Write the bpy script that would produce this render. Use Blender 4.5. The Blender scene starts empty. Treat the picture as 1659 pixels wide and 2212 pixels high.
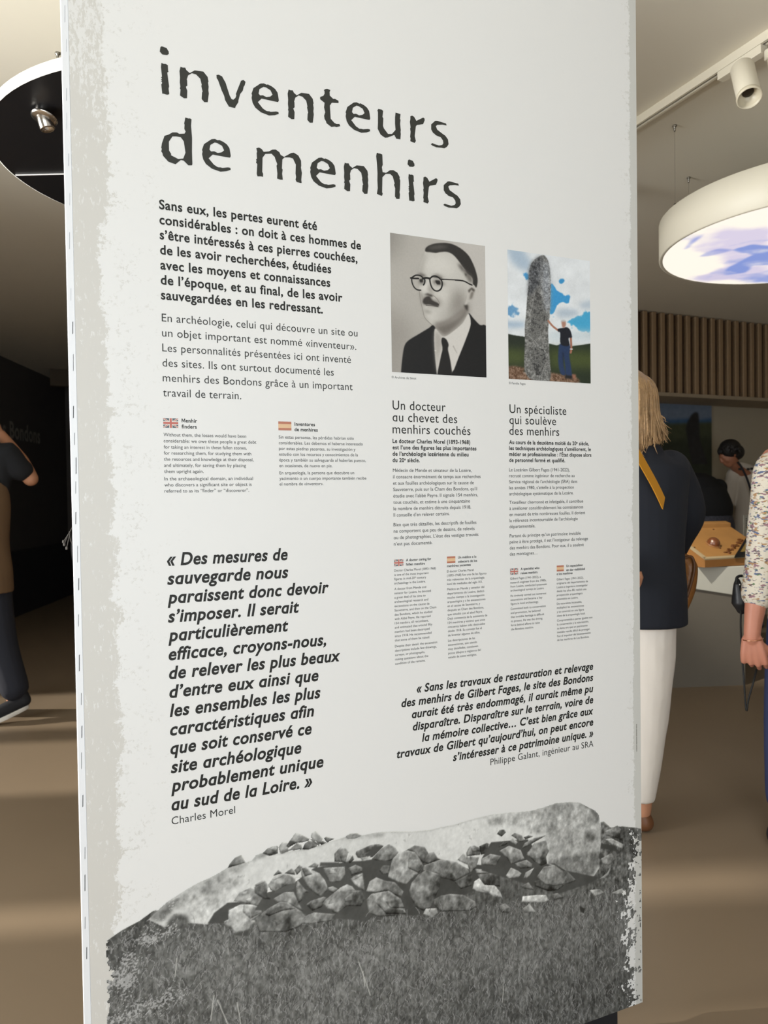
import bpy, bmesh, math, random
import numpy as np
from mathutils import Vector, Matrix, Euler

random.seed(7)
RNG = np.random.default_rng(11)
SC = bpy.context.scene
COL = bpy.context.collection

# ------------------------------------------------------------------ camera
# World axes: X runs along the exhibition panel, Y goes away from the camera through it, Z is up.
CAM_H = 1.32
FPX, CXP, CYP = 1600.0, 829.5, 1106.0
YAW, PITCH, ROLL = math.radians(-23.37724), math.radians(1.21768), math.radians(-0.81227)


def _rot():
    a, b, c = YAW, PITCH, ROLL
    Ry = np.array([[math.cos(a), 0, math.sin(a)], [0, 1, 0], [-math.sin(a), 0, math.cos(a)]])
    Rx = np.array([[1, 0, 0], [0, math.cos(b), -math.sin(b)], [0, math.sin(b), math.cos(b)]])
    Rz = np.array([[math.cos(c), -math.sin(c), 0], [math.sin(c), math.cos(c), 0], [0, 0, 1]])
    return Rz @ Rx @ Ry


RM = _rot()


def ray(x, y):
    c = np.array([x - CXP, y - CYP, FPX])
    return np.array([c @ RM[:, 0], c @ RM[:, 2], -c @ RM[:, 1]])


def at_z(x, y, z):
    r = ray(x, y)
    t = (z - CAM_H) / r[2]
    return Vector((t * r[0], t * r[1], z))


def at_y(x, y, Y):
    r = ray(x, y)
    t = Y / r[1]
    return Vector((t * r[0], Y, CAM_H + t * r[2]))


def at_plane(x, y, A, B):
    n = np.array([-(B[1] - A[1]), B[0] - A[0]])
    r = ray(x, y)
    t = (n @ np.array(A[:2])) / (n @ r[:2])
    return Vector((t * r[0], t * r[1], CAM_H + t * r[2]))


cam = bpy.data.cameras.new('camera')
cam.sensor_fit = 'HORIZONTAL'
cam.sensor_width = 7.3
cam.lens = 7.3 * FPX / 1659.0
cam.clip_start = 0.05
cam.clip_end = 60
cam.dof.use_dof = True
cam.dof.focus_distance = 1.62
cam.dof.aperture_fstop = 1.9
co = bpy.data.objects.new('camera', cam)
COL.objects.link(co)


def _row(i):
    return Vector((RM[i, 0], RM[i, 2], -RM[i, 1]))


_m = Matrix((_row(0), -_row(1), -_row(2))).transposed().to_4x4()
_m.translation = (0, 0, CAM_H)
co.matrix_world = _m
SC.camera = co

# ------------------------------------------------------------------ world, sun, daylight, exposure
SC.view_settings.view_transform = 'Standard'
SC.view_settings.look = 'None'
SC.view_settings.gamma = 1.0
SC.view_settings.exposure = 0.0
world = bpy.data.worlds.new('daylight')
SC.world = world
world.use_nodes = True
world.node_tree.nodes['Background'].inputs[0].default_value = (0.78, 0.86, 1.0, 1)
world.node_tree.nodes['Background'].inputs[1].default_value = 0.12


def sun_lamp(direction, strength, angle, color):
    l = bpy.data.lights.new('sun', 'SUN')
    l.energy, l.angle, l.color = strength, math.radians(angle), color
    o = bpy.data.objects.new('sun', l)
    COL.objects.link(o)
    o.rotation_euler = Vector(direction).to_track_quat('-Z', 'Y').to_euler()


def window_light(name, loc, direction, sx, sy, power, color, spread=180):
    l = bpy.data.lights.new(name, 'AREA')
    l.shape, l.size, l.size_y, l.energy, l.color = 'RECTANGLE', sx, sy, power, color
    l.spread = math.radians(spread)
    o = bpy.data.objects.new(name, l)
    COL.objects.link(o)
    o.location = loc
    o.rotation_euler = Vector(direction).to_track_quat('-Z', 'Y').to_euler()


sun_lamp((0.945, -0.325, -0.38), 4.6, 1.7, (1.0, 0.95, 0.87))
window_light('rear_window_daylight', (-0.75, -2.0, 1.4), (0.05, 1, 0.0), 3.8, 2.3, 110, (0.885, 0.955, 1.0))
window_light('left_window_daylight', (-3.85, 2.4, 1.45), (1, -0.05, -0.35), 2.0, 2.2, 50, (0.95, 0.975, 1.0), 125)
window_light('left_ceiling_fill', (-3.85, 2.5, 1.3), (3.75, -0.85, 1.65), 2.0, 2.0, 66, (0.97, 0.985, 0.985), 70)  # added upward fill light that brightens the near left ceiling
# ------------------------------------------------------------------ helpers
def lin(v):
    v = v / 255.0
    return v / 12.92 if v <= 0.04045 else ((v + 0.055) / 1.055) ** 2.4


def rgb(r, g, b, k=1.0):
    return (lin(r) * k, lin(g) * k, lin(b) * k, 1.0)


MATS = {}


def mat(name, color, rough=0.6, metal=0.0, var=0.06, scale=8.0, bump=0.0, bscale=60.0, coat=0.0, spec=0.5, sheen=0.0, trans=0.0):
    if name in MATS:
        return MATS[name]
    m = bpy.data.materials.new(name)
    m.use_nodes = True
    nt = m.node_tree
    p = nt.nodes['Principled BSDF']
    p.inputs['Roughness'].default_value = rough
    p.inputs['Metallic'].default_value = metal
    p.inputs['Specular IOR Level'].default_value = spec
    p.inputs['Coat Weight'].default_value = coat
    p.inputs['Sheen Weight'].default_value = sheen
    p.inputs['Transmission Weight'].default_value = trans
    tc = nt.nodes.new('ShaderNodeTexCoord')
    n = nt.nodes.new('ShaderNodeTexNoise')
    n.inputs['Scale'].default_value = scale
    n.inputs['Detail'].default_value = 4
    nt.links.new(tc.outputs['Object'], n.inputs['Vector'])
    mx = nt.nodes.new('ShaderNodeMix')
    mx.data_type = 'RGBA'
    mx.inputs[6].default_value = tuple(c * (1 - var) for c in color[:3]) + (1,)
    mx.inputs[7].default_value = tuple(min(1, c * (1 + var)) for c in color[:3]) + (1,)
    nt.links.new(n.outputs['Fac'], mx.inputs[0])
    nt.links.new(mx.outputs[2], p.inputs['Base Color'])
    if bump:
        b = nt.nodes.new('ShaderNodeBump')
        b.inputs['Strength'].default_value = bump
        b.inputs['Distance'].default_value = 0.01
        n2 = nt.nodes.new('ShaderNodeTexNoise')
        n2.inputs['Scale'].default_value = bscale
        n2.inputs['Detail'].default_value = 3
        nt.links.new(tc.outputs['Object'], n2.inputs['Vector'])
        nt.links.new(n2.outputs['Fac'], b.inputs['Height'])
        nt.links.new(b.outputs[0], p.inputs['Normal'])
    MATS[name] = m
    return m


def mat_attr(name, rough=0.55, emit=0.0, spec=0.4):
    """material that shows the printed colours stored in the mesh"""
    if name in MATS:
        return MATS[name]
    m = bpy.data.materials.new(name)
    m.use_nodes = True
    nt = m.node_tree
    p = nt.nodes['Principled BSDF']
    a = nt.nodes.new('ShaderNodeAttribute')
    a.attribute_name = 'print'
    p.inputs['Roughness'].default_value = rough
    p.inputs['Specular IOR Level'].default_value = spec
    if emit:
        p.inputs['Base Color'].default_value = (0.1, 0.1, 0.1, 1)
        nt.links.new(a.outputs['Color'], p.inputs['Emission Color'])
        p.inputs['Emission Strength'].default_value = emit
    else:
        nt.links.new(a.outputs['Color'], p.inputs['Base Color'])
    MATS[name] = m
    return m


def tag(o, label=None, cat=None, group=None, kind=None):
    if label: o['label'] = label
    if cat: o['category'] = cat
    if group: o['group'] = group
    if kind: o['kind'] = kind
    return o


def thing(name, label, cat, loc=(0, 0, 0), rz=0.0, group=None):
    o = bpy.data.objects.new(name, None)
    o.empty_display_size = 0.1
    COL.objects.link(o)
    o.location = loc
    o.rotation_euler = (0, 0, rz)
    return tag(o, label, cat, group)


def top_offset(parent):
    v = Vector((0, 0, 0))
    while parent is not None:
        v += parent.location
        parent = parent.parent
    return v


def obj(name, bm, m, parent=None, smooth=False, local=False, origin=None, label=None):
    """one mesh object from a bmesh given in world coordinates (or in the parent's own ones with local=True)"""
    me = bpy.data.meshes.new(name)
    off = Vector((0, 0, 0)) if local else top_offset(parent)
    if origin is not None:
        off = off + (Vector(origin) - off if not local else Vector(origin))
    if off.length:
        bmesh.ops.translate(bm, verts=bm.verts, vec=-off)
    bm.to_mesh(me)
    bm.free()
    if smooth:
        me.polygons.foreach_set('use_smooth', [True] * len(me.polygons))
    for x in (m if isinstance(m, (list, tuple)) else [m]):
        me.materials.append(x)
    o = bpy.data.objects.new(name, me)
    COL.objects.link(o)
    if parent is not None:
        o.parent = parent
        if origin is not None:
            o.location = Vector(origin) - (top_offset(parent) if not local else Vector((0, 0, 0)))
    elif origin is not None:
        o.location = origin
    if label: o['label'] = label
    return o


def struct(name, bm, m, smooth=False):
    return tag(obj(name, bm, m, None, smooth), kind='structure')


def B():
    return bmesh.new()


def box(bm, x0, y0, z0, x1, y1, z1, mi=0):
    v = [bm.verts.new(c) for c in ((x0, y0, z0), (x1, y0, z0), (x1, y1, z0), (x0, y1, z0), (x0, y0, z1), (x1, y0, z1), (x1, y1, z1), (x0, y1, z1))]
    for f in ((3, 2, 1, 0), (4, 5, 6, 7), (0, 1, 5, 4), (1, 2, 6, 5), (2, 3, 7, 6), (3, 0, 4, 7)):
        fc = bm.faces.new([v[i] for i in f])
        fc.material_index = mi
    return bm


def hexa(bm, bottom, top):
    """solid between two matching polygons"""
    n = len(bottom)
    a = [bm.verts.new(p) for p in bottom]
    b = [bm.verts.new(p) for p in top]
    bm.faces.new(a[::-1])
    bm.faces.new(b)
    for i in range(n):
        j = (i + 1) % n
        bm.faces.new((a[i], a[j], b[j], b[i]))
    bmesh.ops.recalc_face_normals(bm, faces=bm.faces)
    return bm


def bevel(bm, w, seg=2):
    bmesh.ops.bevel(bm, geom=list(bm.edges), offset=w, segments=seg, affect='EDGES', profile=0.6)
    return bm


def frame_of(d):
    d = Vector(d).normalized()
    r = Vector((0, 0, 1)) if abs(d.z) < 0.9 else Vector((0, 1, 0))
    x = r.cross(d).normalized()
    return x, d.cross(x)


def ring(bm, c, x, y, rx, ry, n):
    return [bm.verts.new(Vector(c) + x * (rx * math.cos(2 * math.pi * i / n)) + y * (ry * math.sin(2 * math.pi * i / n))) for i in range(n)]


def skin_rings(bm, rs, cap=True):
    n = len(rs[0])
    for a, b in zip(rs, rs[1:]):
        for i in range(n):
            j = (i + 1) % n
            bm.faces.new((a[i], a[j], b[j], b[i]))
    if cap:
        bm.faces.new(rs[0][::-1])
        bm.faces.new(rs[-1])


def tube(bm, pts, rad, n=10, cap=True):
    """tube along points, radius a number or one per point"""
    pts = [Vector(p) for p in pts]
    if not isinstance(rad, (list, tuple)): rad = [rad] * len(pts)
    rs = []
    px_ = None
    for i, p in enumerate(pts):
        d = (pts[min(i + 1, len(pts) - 1)] - pts[max(i - 1, 0)])
        if px_ is None:
            x, y = frame_of(d)
        else:
            dn = d.normalized()
            x = (px_ - dn * px_.dot(dn)).normalized()
            y = dn.cross(x)
        px_ = x
        rs.append(ring(bm, p, x, y, rad[i], rad[i], n))
    skin_rings(bm, rs, cap)
    return bm


def smooth_path(pts, k=6):
    pts = [Vector(p) for p in pts]
    out = []
    for i in range(len(pts) - 1):
        p0, p1, p2, p3 = pts[max(i - 1, 0)], pts[i], pts[i + 1], pts[min(i + 2, len(pts) - 1)]
        for j in range(k):
            t = j / k
            out.append(0.5 * ((2 * p1) + (p2 - p0) * t + (2 * p0 - 5 * p1 + 4 * p2 - p3) * t * t + (3 * p1 - p0 - 3 * p2 + p3) * t ** 3))
    out.append(pts[-1])
    return out


def capsule(bm, pts, rad, n=12, k=4):
    """rounded tapering limb through joints"""
    pts = [Vector(p) for p in pts]
    P = smooth_path(pts, k)
    R = []
    for i in range(len(pts) - 1):
        for j in range(k):
            R.append(rad[i] + (rad[i + 1] - rad[i]) * j / k)
    R.append(rad[-1])
    d0 = (P[0] - P[1]).normalized()
    d1 = (P[-1] - P[-2]).normalized()
    a = [(P[0] + d0 * R[0] * s, R[0] * math.sqrt(max(0.0, 1 - s * s))) for s in (0.97, 0.75, 0.4)]
    b = [(P[-1] + d1 * R[-1] * s, R[-1] * math.sqrt(max(0.0, 1 - s * s))) for s in (0.4, 0.75, 0.97)]
    return tube(bm, [q[0] for q in a] + P + [q[0] for q in b], [q[1] for q in a] + R + [q[1] for q in b], n)


def loft(bm, secs, n=24, k=4, power=1.0):
    """vertical body of ellipses: (x, y, z, rx, ry)"""
    S = [Vector(s[:3]) for s in secs]
    P = smooth_path(S, k)
    rs = []
    for i, p in enumerate(P):
        f = i / k
        j = min(int(f), len(secs) - 2)
        t = f - j
        t = t * t * (3 - 2 * t)
        rx = secs[j][3] * (1 - t) + secs[j + 1][3] * t
        ry = secs[j][4] * (1 - t) + secs[j + 1][4] * t
        vs = []
        for q in range(n):
            a = 2 * math.pi * q / n
            ca, sa = math.cos(a), math.sin(a)
            vs.append(bm.verts.new(p + Vector((rx * math.copysign(abs(ca) ** power, ca), ry * math.copysign(abs(sa) ** power, sa), 0))))
        rs.append(vs)
    skin_rings(bm, rs)
    bmesh.ops.recalc_face_normals(bm, faces=bm.faces)
    return bm


def ellipsoid(bm, c, rx, ry, rz, u=20, v=14, rot=None):
    M = Matrix.Translation(Vector(c)) @ (rot.to_matrix().to_4x4() if rot else Matrix()) @ Matrix.Diagonal((rx, ry, rz, 1))
    bmesh.ops.create_uvsphere(bm, u_segments=u, v_segments=v, radius=1.0, matrix=M)
    return bm


def lathe(bm, prof, c=(0, 0, 0), n=40, axis=(0, 0, 1), cap=True):
    """profile of (radius, height) turned about an axis through c"""
    x, y = frame_of(axis)
    ax = Vector(axis).normalized()
    rs = [ring(bm, Vector(c) + ax * h, x, y, max(r, 1e-5), max(r, 1e-5), n) for r, h in prof]
    skin_rings(bm, rs, cap)
    bmesh.ops.recalc_face_normals(bm, faces=bm.faces)
    return bm


def flat_poly(bm, pts, mi=0):
    f = bm.faces.new([bm.verts.new(p) for p in pts])
    f.material_index = mi
    return f


def fuse(bm, voxel=0.01, smooth_it=4):
    """merge overlapping pieces into one continuous skin"""
    me = bpy.data.meshes.new('tmp')
    bmesh.ops.recalc_face_normals(bm, faces=bm.faces)
    bm.to_mesh(me)
    bm.free()
    o = bpy.data.objects.new('tmp', me)
    COL.objects.link(o)
    r = o.modifiers.new('r', 'REMESH')
    r.mode = 'VOXEL'
    r.voxel_size = voxel
    s = o.modifiers.new('s', 'SMOOTH')
    s.factor, s.iterations = 0.5, smooth_it
    dg = bpy.context.evaluated_depsgraph_get()
    dg.update()
    out = bmesh.new()
    ev = o.evaluated_get(dg)
    out.from_mesh(ev.to_mesh())
    ev.to_mesh_clear()
    bpy.data.objects.remove(o)
    bpy.data.meshes.remove(me)
    return out


# ------------------------------------------------------------------ painting printed pictures on fine grids
def noise2(w, h, cells_x, cells_y, octaves=4, seed=0):
    r = np.random.default_rng(seed)
    out = np.zeros((h, w))
    amp, tot = 1.0, 0.0
    for o in range(octaves):
        gx, gy = int(cells_x * 2 ** o) + 2, int(cells_y * 2 ** o) + 2
        g = r.random((gy, gx))
        xs, ys = np.linspace(0, gx - 1.001, w), np.linspace(0, gy - 1.001, h)
        xi, yi = xs.astype(int), ys.astype(int)
        fx, fy = xs - xi, ys - yi
        fx, fy = fx * fx * (3 - 2 * fx), (fy * fy * (3 - 2 * fy))[:, None]
        a = g[yi][:, xi] * (1 - fx) + g[yi][:, xi + 1] * fx
        b = g[yi + 1][:, xi] * (1 - fx) + g[yi + 1][:, xi + 1] * fx
        out += amp * (a * (1 - fy) + b * fy)
        tot += amp
        amp *= 0.55
    return out / tot - 0.5


def blur(a, s):
    if s < 0.3: return a
    r = max(1, int(s * 2.5))
    k = np.exp(-0.5 * (np.arange(-r, r + 1) / s) ** 2)
    k /= k.sum()
    p = np.pad(a, ((r, r), (r, r)), mode='edge')
    p = np.apply_along_axis(lambda q: np.convolve(q, k, 'valid'), 0, p)
    return np.apply_along_axis(lambda q: np.convolve(q, k, 'valid'), 1, p)


def rounded(pts, closed=True, k=4):
    n = len(pts)
    out = []
    for i in range(n if closed else n - 1):
        g = (lambda j: np.array(pts[j % n], float)) if closed else (lambda j: np.array(pts[min(max(j, 0), n - 1)], float))
        p0, p1, p2, p3 = g(i - 1), g(i), g(i + 1), g(i + 2)
        for j in range(k):
            t = j / k
            out.append(tuple(0.5 * (2 * p1 + (p2 - p0) * t + (2 * p0 - 5 * p1 + 4 * p2 - p3) * t * t + (3 * p1 - p0 - 3 * p2 + p3) * t ** 3)))
    if not closed: out.append(tuple(pts[-1]))
    return out


class Canvas:
    """grid of w x h points covering u0..u1, z0..z1 (any units)"""

    def __init__(s, w, h, u0, z0, u1, z1, base=(255, 255, 255)):
        s.w, s.h, s.u0, s.z0, s.u1, s.z1 = w, h, u0, z0, u1, z1
        s.a = np.zeros((h, w, 3)) + np.array(base, float)

    def px(s, pts):
        return [((p[0] - s.u0) / (s.u1 - s.u0) * (s.w - 1), (p[1] - s.z0) / (s.z1 - s.z0) * (s.h - 1)) for p in pts]

    def mask(s, pts, pad=0):
        P = s.px(pts)
        x0 = max(0, int(min(p[0] for p in P)) - 2 - pad)
        x1 = min(s.w, int(max(p[0] for p in P)) + 3 + pad)
        y0 = max(0, int(min(p[1] for p in P)) - 2 - pad)
        y1 = min(s.h, int(max(p[1] for p in P)) + 3 + pad)
        if x1 <= x0 or y1 <= y0: return None
        m = np.zeros((y1 - y0, x1 - x0))
        for dx in (-0.25, 0.25):
            for dy in (-0.25, 0.25):
                X, Y = np.meshgrid(np.arange(x0, x1) + dx, np.arange(y0, y1) + dy)
                ins = np.zeros(X.shape, bool)
                for i in range(len(P)):
                    (ax, ay), (bx, by) = P[i], P[i - 1]
                    if ay == by: continue
                    ins ^= ((ay > Y) != (by > Y)) & (X < (bx - ax) * (Y - ay) / (by - ay) + ax)
                m += ins * 0.25
        return m, (y0, y1, x0, x1)

    def line_mask(s, pts, width, pad=0):
        P = s.px(pts)
        w = width
        x0 = max(0, int(min(p[0] for p in P) - w) - 2 - pad)
        x1 = min(s.w, int(max(p[0] for p in P) + w) + 3 + pad)
        y0 = max(0, int(min(p[1] for p in P) - w) - 2 - pad)
        y1 = min(s.h, int(max(p[1] for p in P) + w) + 3 + pad)
        if x1 <= x0 or y1 <= y0: return None
        X, Y = np.meshgrid(np.arange(x0, x1, dtype=float), np.arange(y0, y1, dtype=float))
        d = np.full(X.shape, 1e9)
        for (ax, ay), (bx, by) in zip(P, P[1:]):
            L = (bx - ax) ** 2 + (by - ay) ** 2 + 1e-9
            t = np.clip(((X - ax) * (bx - ax) + (Y - ay) * (by - ay)) / L, 0, 1)
            d = np.minimum(d, np.hypot(X - ax - t * (bx - ax), Y - ay - t * (by - ay)))
        return np.clip(w / 2 - d + 0.5, 0, 1), (y0, y1, x0, x1)

    def put(s, mb, col, soft=0.0):
        if mb is None: return
        m, (y0, y1, x0, x1) = mb
        m = blur(m, soft)[..., None]
        s.a[y0:y1, x0:x1] = s.a[y0:y1, x0:x1] * (1 - m) + (col if isinstance(col, np.ndarray) else np.array(col, float)) * m


PRINT_K = 0.80 / lin(226)    # printed tone 226 has the white board's own reflectance


def grid_mesh(name, cv, m, parent, to_world, keep=None, scale=PRINT_K):
    """mesh with one vertex per canvas point, coloured by the canvas; to_world(U, Z) gives world coordinates"""
    w, h = cv.w, cv.h
    U, Z = np.meshgrid(np.linspace(cv.u0, cv.u1, w), np.linspace(cv.z0, cv.z1, h))
    co_ = np.stack(to_world(U, Z), -1).reshape(-1, 3) - np.array(top_offset(parent))
    idx = np.arange(w * h).reshape(h, w)
    q = np.stack((idx[:-1, :-1], idx[:-1, 1:], idx[1:, 1:], idx[1:, :-1]), -1).reshape(-1, 4)
    if keep is not None:
        q = q[keep[:-1, :-1].reshape(-1)]
    used = np.unique(q)
    remap = np.full(w * h, -1)
    remap[used] = np.arange(len(used))
    q = remap[q]
    c = np.clip(cv.a.reshape(-1, 3)[used], 0, 255) / 255
    c = np.where(c <= 0.04045, c / 12.92, ((c + 0.055) / 1.055) ** 2.4) * scale
    me = bpy.data.meshes.new(name)
    me.vertices.add(len(used))
    me.vertices.foreach_set('co', co_[used].astype(np.float32).ravel())
    me.loops.add(q.size)
    me.loops.foreach_set('vertex_index', q.astype(np.int32).ravel())
    me.polygons.add(len(q))
    me.polygons.foreach_set('loop_start', np.arange(0, q.size, 4, dtype=np.int32))
    me.update(calc_edges=True)
    at = me.color_attributes.new('print', 'FLOAT_COLOR', 'POINT')
    at.data.foreach_set('color', np.concatenate((c, np.ones((len(c), 1))), 1).astype(np.float32).ravel())
    me.materials.append(m)
    o = bpy.data.objects.new(name, me)
    COL.objects.link(o)
    o.parent = parent
    return o


# ------------------------------------------------------------------ lettering
GLYPH = {}


def _ink(body, offset, shear):
    c = bpy.data.curves.new('t', 'FONT')
    c.body, c.offset, c.shear, c.resolution_u = body, offset, shear, 4
    o = bpy.data.objects.new('t', c)
    COL.objects.link(o)
    dg = bpy.context.evaluated_depsgraph_get()
    dg.update()
    ev = o.evaluated_get(dg)
    me = ev.to_mesh()
    v = np.zeros(len(me.vertices) * 3)
    me.vertices.foreach_get('co', v)
    f = [tuple(p.vertices) for p in me.polygons]
    ev.to_mesh_clear()
    bpy.data.objects.remove(o)
    bpy.data.curves.remove(c)
    return v.reshape(-1, 3)[:, :2], f


STYLE = {'i': (0.018, 0.0), 'b': (0.024, 0.0), 'l': (-0.001, 0.0), 's': (0.001, 0.0), 'h': (0.022, 0.0), 't': (0.0, 0.0), 'q': (0.0265, 0.19), 'c': (-0.004, 0.0)}


def glyph(ch, st):
    k = (ch, st)
    if k in GLYPH: return GLYPH[k]
    of, sh = STYLE[st]
    bar = GLYPH.setdefault(('bar', st, of), _ink('|', of, sh)[0][:, 0].max())
    one = ch == 'a' and st in 'tqi'     # the headings and quotes use a one-storey a: a d without its tall stem
    src = 'd' if one else ch
    adv = _ink(src + '|', of, sh)[0][:, 0].max() - bar
    v, f = _ink(src, of, sh) if ch != ' ' else (np.zeros((0, 2)), [])
    if one:
        xh = _ink('x', of, sh)[0][:, 1].max()
        over = np.maximum(0, v[:, 1] - xh)
        v = v.copy()
        v[:, 0] -= over * sh
        v[:, 1] -= over
    if ch == 'M' and of > 0.008:        # the thickened M clots at its points: draw it as one outline
        H, W, e_ = v[:, 1].max(), v[:, 0].max(), v[:, 0].min()
        s_, c_ = 0.085 + 2 * of, (W + e_) / 2
        v = np.array([(e_, 0), (e_ + s_, 0), (e_ + s_, H * .64), (c_ - s_ * .3, H * .1), (c_ + s_ * .3, H * .1), (W - s_, H * .64), (W - s_, 0), (W, 0), (W, H), (W - s_ * 1.05, H), (c_, H * .40), (e_ + s_ * 1.05, H), (e_, H)])
        f = [tuple(range(len(v)))]
    GLYPH[k] = (v, f, adv)
    return GLYPH[k]


TRACK = {'b': 0.035, 'q': 0.03, 'l': 0.02, 's': 0.01, 'h': 0.03, 'i': 0.01, 't': 0.025, 'c': 0.01}


def set_line(text, st, track=True):
    V, F, pen, n, i = [], [], 0.0, 0, 0
    sup = False
    for ch in text:
        if ch == '^':
            sup = True
            continue
        v, f, a = glyph(ch, st)
        s, dy = (0.6, 0.3) if sup else (1.0, 0.0)
        if len(v):
            V.append(v * s + np.array((pen, dy)))
            F += [tuple(q + n for q in p) for p in f]
            n += len(v)
        pen += a * s + (TRACK[st] if track else 0.0)
        if not (sup and ch == 't'):
            sup = False
    return np.concatenate(V), F
# ------------------------------------------------------------------ the room
CEIL = 2.95
m_floor = mat('floor_resin', rgb(148, 130, 108), rough=0.42, var=0.07, scale=1.3, spec=0.35)
m_ceiling = mat('ceiling_paint', rgb(226, 219, 202), rough=0.9, var=0.015, scale=2)
m_wall = mat('pale_wall_paint', rgb(176, 166, 146), rough=0.85, var=0.03, scale=3)
m_dark_wall = mat('dark_wall_paint', rgb(84, 80, 78), rough=0.8, var=0.08, scale=2)
m_black = mat('black_skirting', rgb(50, 50, 54), rough=0.6)
m_white = mat('white_lacquer', rgb(232, 230, 224), rough=0.45, var=0.015)

XL, XR, YR, YB = -4.0, 8.0, -2.15, 5.62

bm = B(); box(bm, XL - 0.2, YR - 0.2, -0.1, XR + 0.2, 13, 0); struct('floor', bm, m_floor)
bm = B(); box(bm, XL - 0.2, YR - 0.2, CEIL, XR + 0.2, 13, CEIL + 0.15); struct('ceiling', bm, m_ceiling)
# back wall of the bright room and the dark room beside it
bm = B(); box(bm, 1.6, YB, 0, XR, YB + 0.15, CEIL); struct('wall_back', bm, m_wall)
bm = B(); box(bm, 1.6, YB + 0.15, 0, 1.75, 11.5, CEIL); struct('wall_dividing', bm, m_dark_wall)
bm = B(); box(bm, XR, YR, 0, XR + 0.15, YB + 0.15, CEIL); struct('wall_right', bm, m_wall)
DA, DB = Vector((-1.3, 7.22, 0)), Vector((0.048, 11.324, 0))
dn = Vector((DB.y - DA.y, -(DB.x - DA.x), 0)).normalized()
bm = B(); hexa(bm, [DA, DB, DB - dn * 0.15, DA - dn * 0.15], [p + Vector((0, 0, CEIL)) for p in (DA, DB, DB - dn * 0.15, DA - dn * 0.15)])
struct('wall_dark', bm, m_dark_wall)
bm = B(); hexa(bm, [DA + dn * 0.05, DB + dn * 0.05, DB, DA], [p + Vector((0, 0, 0.745)) for p in (DA + dn * 0.05, DB + dn * 0.05, DB, DA)])
struct('baseboard_dark', bm, m_black)
bm = B(); box(bm, 0.0, 11.33, 0, 1.75, 11.48, CEIL); struct('wall_far', bm, m_dark_wall)
bm = B(); box(bm, XL, 7.1, 0, -1.25, 7.25, CEIL); struct('wall_side', bm, m_dark_wall)
# hanging bulkhead above the dark wall's end
p0, p1 = at_y(105, 690, 10.0), at_y(150, 838, 10.0)
bm = B(); box(bm, p0.x, 10.0, p1.z + 0.02, 1.6, 10.12, CEIL - 0.01); struct('trim_bulkhead', bm, mat('bulkhead_paint', rgb(92, 80, 66), rough=0.85))

# left wall: window openings whose piers throw the stripes on the floor
OPEN = [(-0.6, 3.30), (3.80, 4.06), (4.97, 5.86), (6.01, 6.94)]
Z0W, Z1W = 0.25, 2.62
bm = B()
y = YR
for a, b_ in OPEN:
    box(bm, XL - 0.15, y, 0, XL, a, CEIL)
    box(bm, XL - 0.15, a, 0, XL, b_, Z0W)
    box(bm, XL - 0.15, a, Z1W, XL, b_, CEIL)
    y = b_
box(bm, XL - 0.15, y, 0, XL, 7.25, CEIL)
struct('wall_left', bm, m_wall)
for i, (a, b_) in enumerate(OPEN):
    bm = B()
    for q in ((a, Z0W, a + 0.04, Z1W), (b_ - 0.04, Z0W, b_, Z1W), (a, Z0W, b_, Z0W + 0.04), (a, Z1W - 0.04, b_, Z1W)):
        box(bm, XL - 0.12, q[0], q[1], XL - 0.05, q[2], q[3])
    struct('window_%d' % (i + 1), bm, m_white)
# glazed front behind the camera
bm = B()
box(bm, XL, YR - 0.15, 0, -3.4, YR, CEIL); box(bm, 1.8, YR - 0.15, 0, XR, YR, CEIL)
box(bm, -3.4, YR - 0.15, 0, 1.8, YR, 0.25); box(bm, -3.4, YR - 0.15, 2.65, 1.8, YR, CEIL)
struct('wall_front', bm, m_wall)
bm = B()
for x in (-3.4, -1.68, 0.02, 1.74):
    box(bm, x, YR - 0.12, 0.25, x + 0.06, YR - 0.04, 2.65)
box(bm, -3.4, YR - 0.12, 0.25, 1.8, YR - 0.04, 0.31); box(bm, -3.4, YR - 0.12, 2.59, 1.8, YR - 0.04, 2.65)
struct('window_5', bm, m_white)

# lettering on the dark wall
def letter_strip(bm, text, st, org, right, up, size, width=None):
    V, F = set_line(text, st)
    x0, x1 = V[:, 0].min(), V[:, 0].max()
    kx = size if width is None else width / (x1 - x0)
    vs = [bm.verts.new(Vector(org) + Vector(right) * ((v[0] - x0) * kx) + Vector(up) * (v[1] * size)) for v in V]
    for f in F:
        try: bm.faces.new([vs[i] for i in f])
        except ValueError: pass
    return bm

dd = (DB - DA).normalized()
t0, t1 = at_plane(-16, 938, DA, DB), at_plane(86, 954, DA, DB)
bm = B()
letter_strip(bm, 'Les Bondons', 'b', t0 + dn * 0.004, dd, (0, 0, 1), 0.27, (t1 - t0).dot(dd))
struct('trim_wall_lettering', bm, mat('dim_grey_lettering', rgb(150, 146, 140), rough=0.7))

# ------------------------------------------------------------------ the exhibition panel
PY = 1.38796
U0, U1 = 0.0252, 1.267
panel = thing('exhibition_panel', 'tall white panel headed inventeurs de menhirs with two portraits and a toppled stone', 'information panel', (0.64, PY, 0))
m_edge = mat('white_aluminium', rgb(234, 236, 240), rough=0.35, var=0.01)
m_slot_pale = mat('slot_pale_gap', rgb(150, 154, 162), rough=0.8)
m_slot = mat('slot_shadow_gap', rgb(60, 62, 66), rough=0.8)


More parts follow.
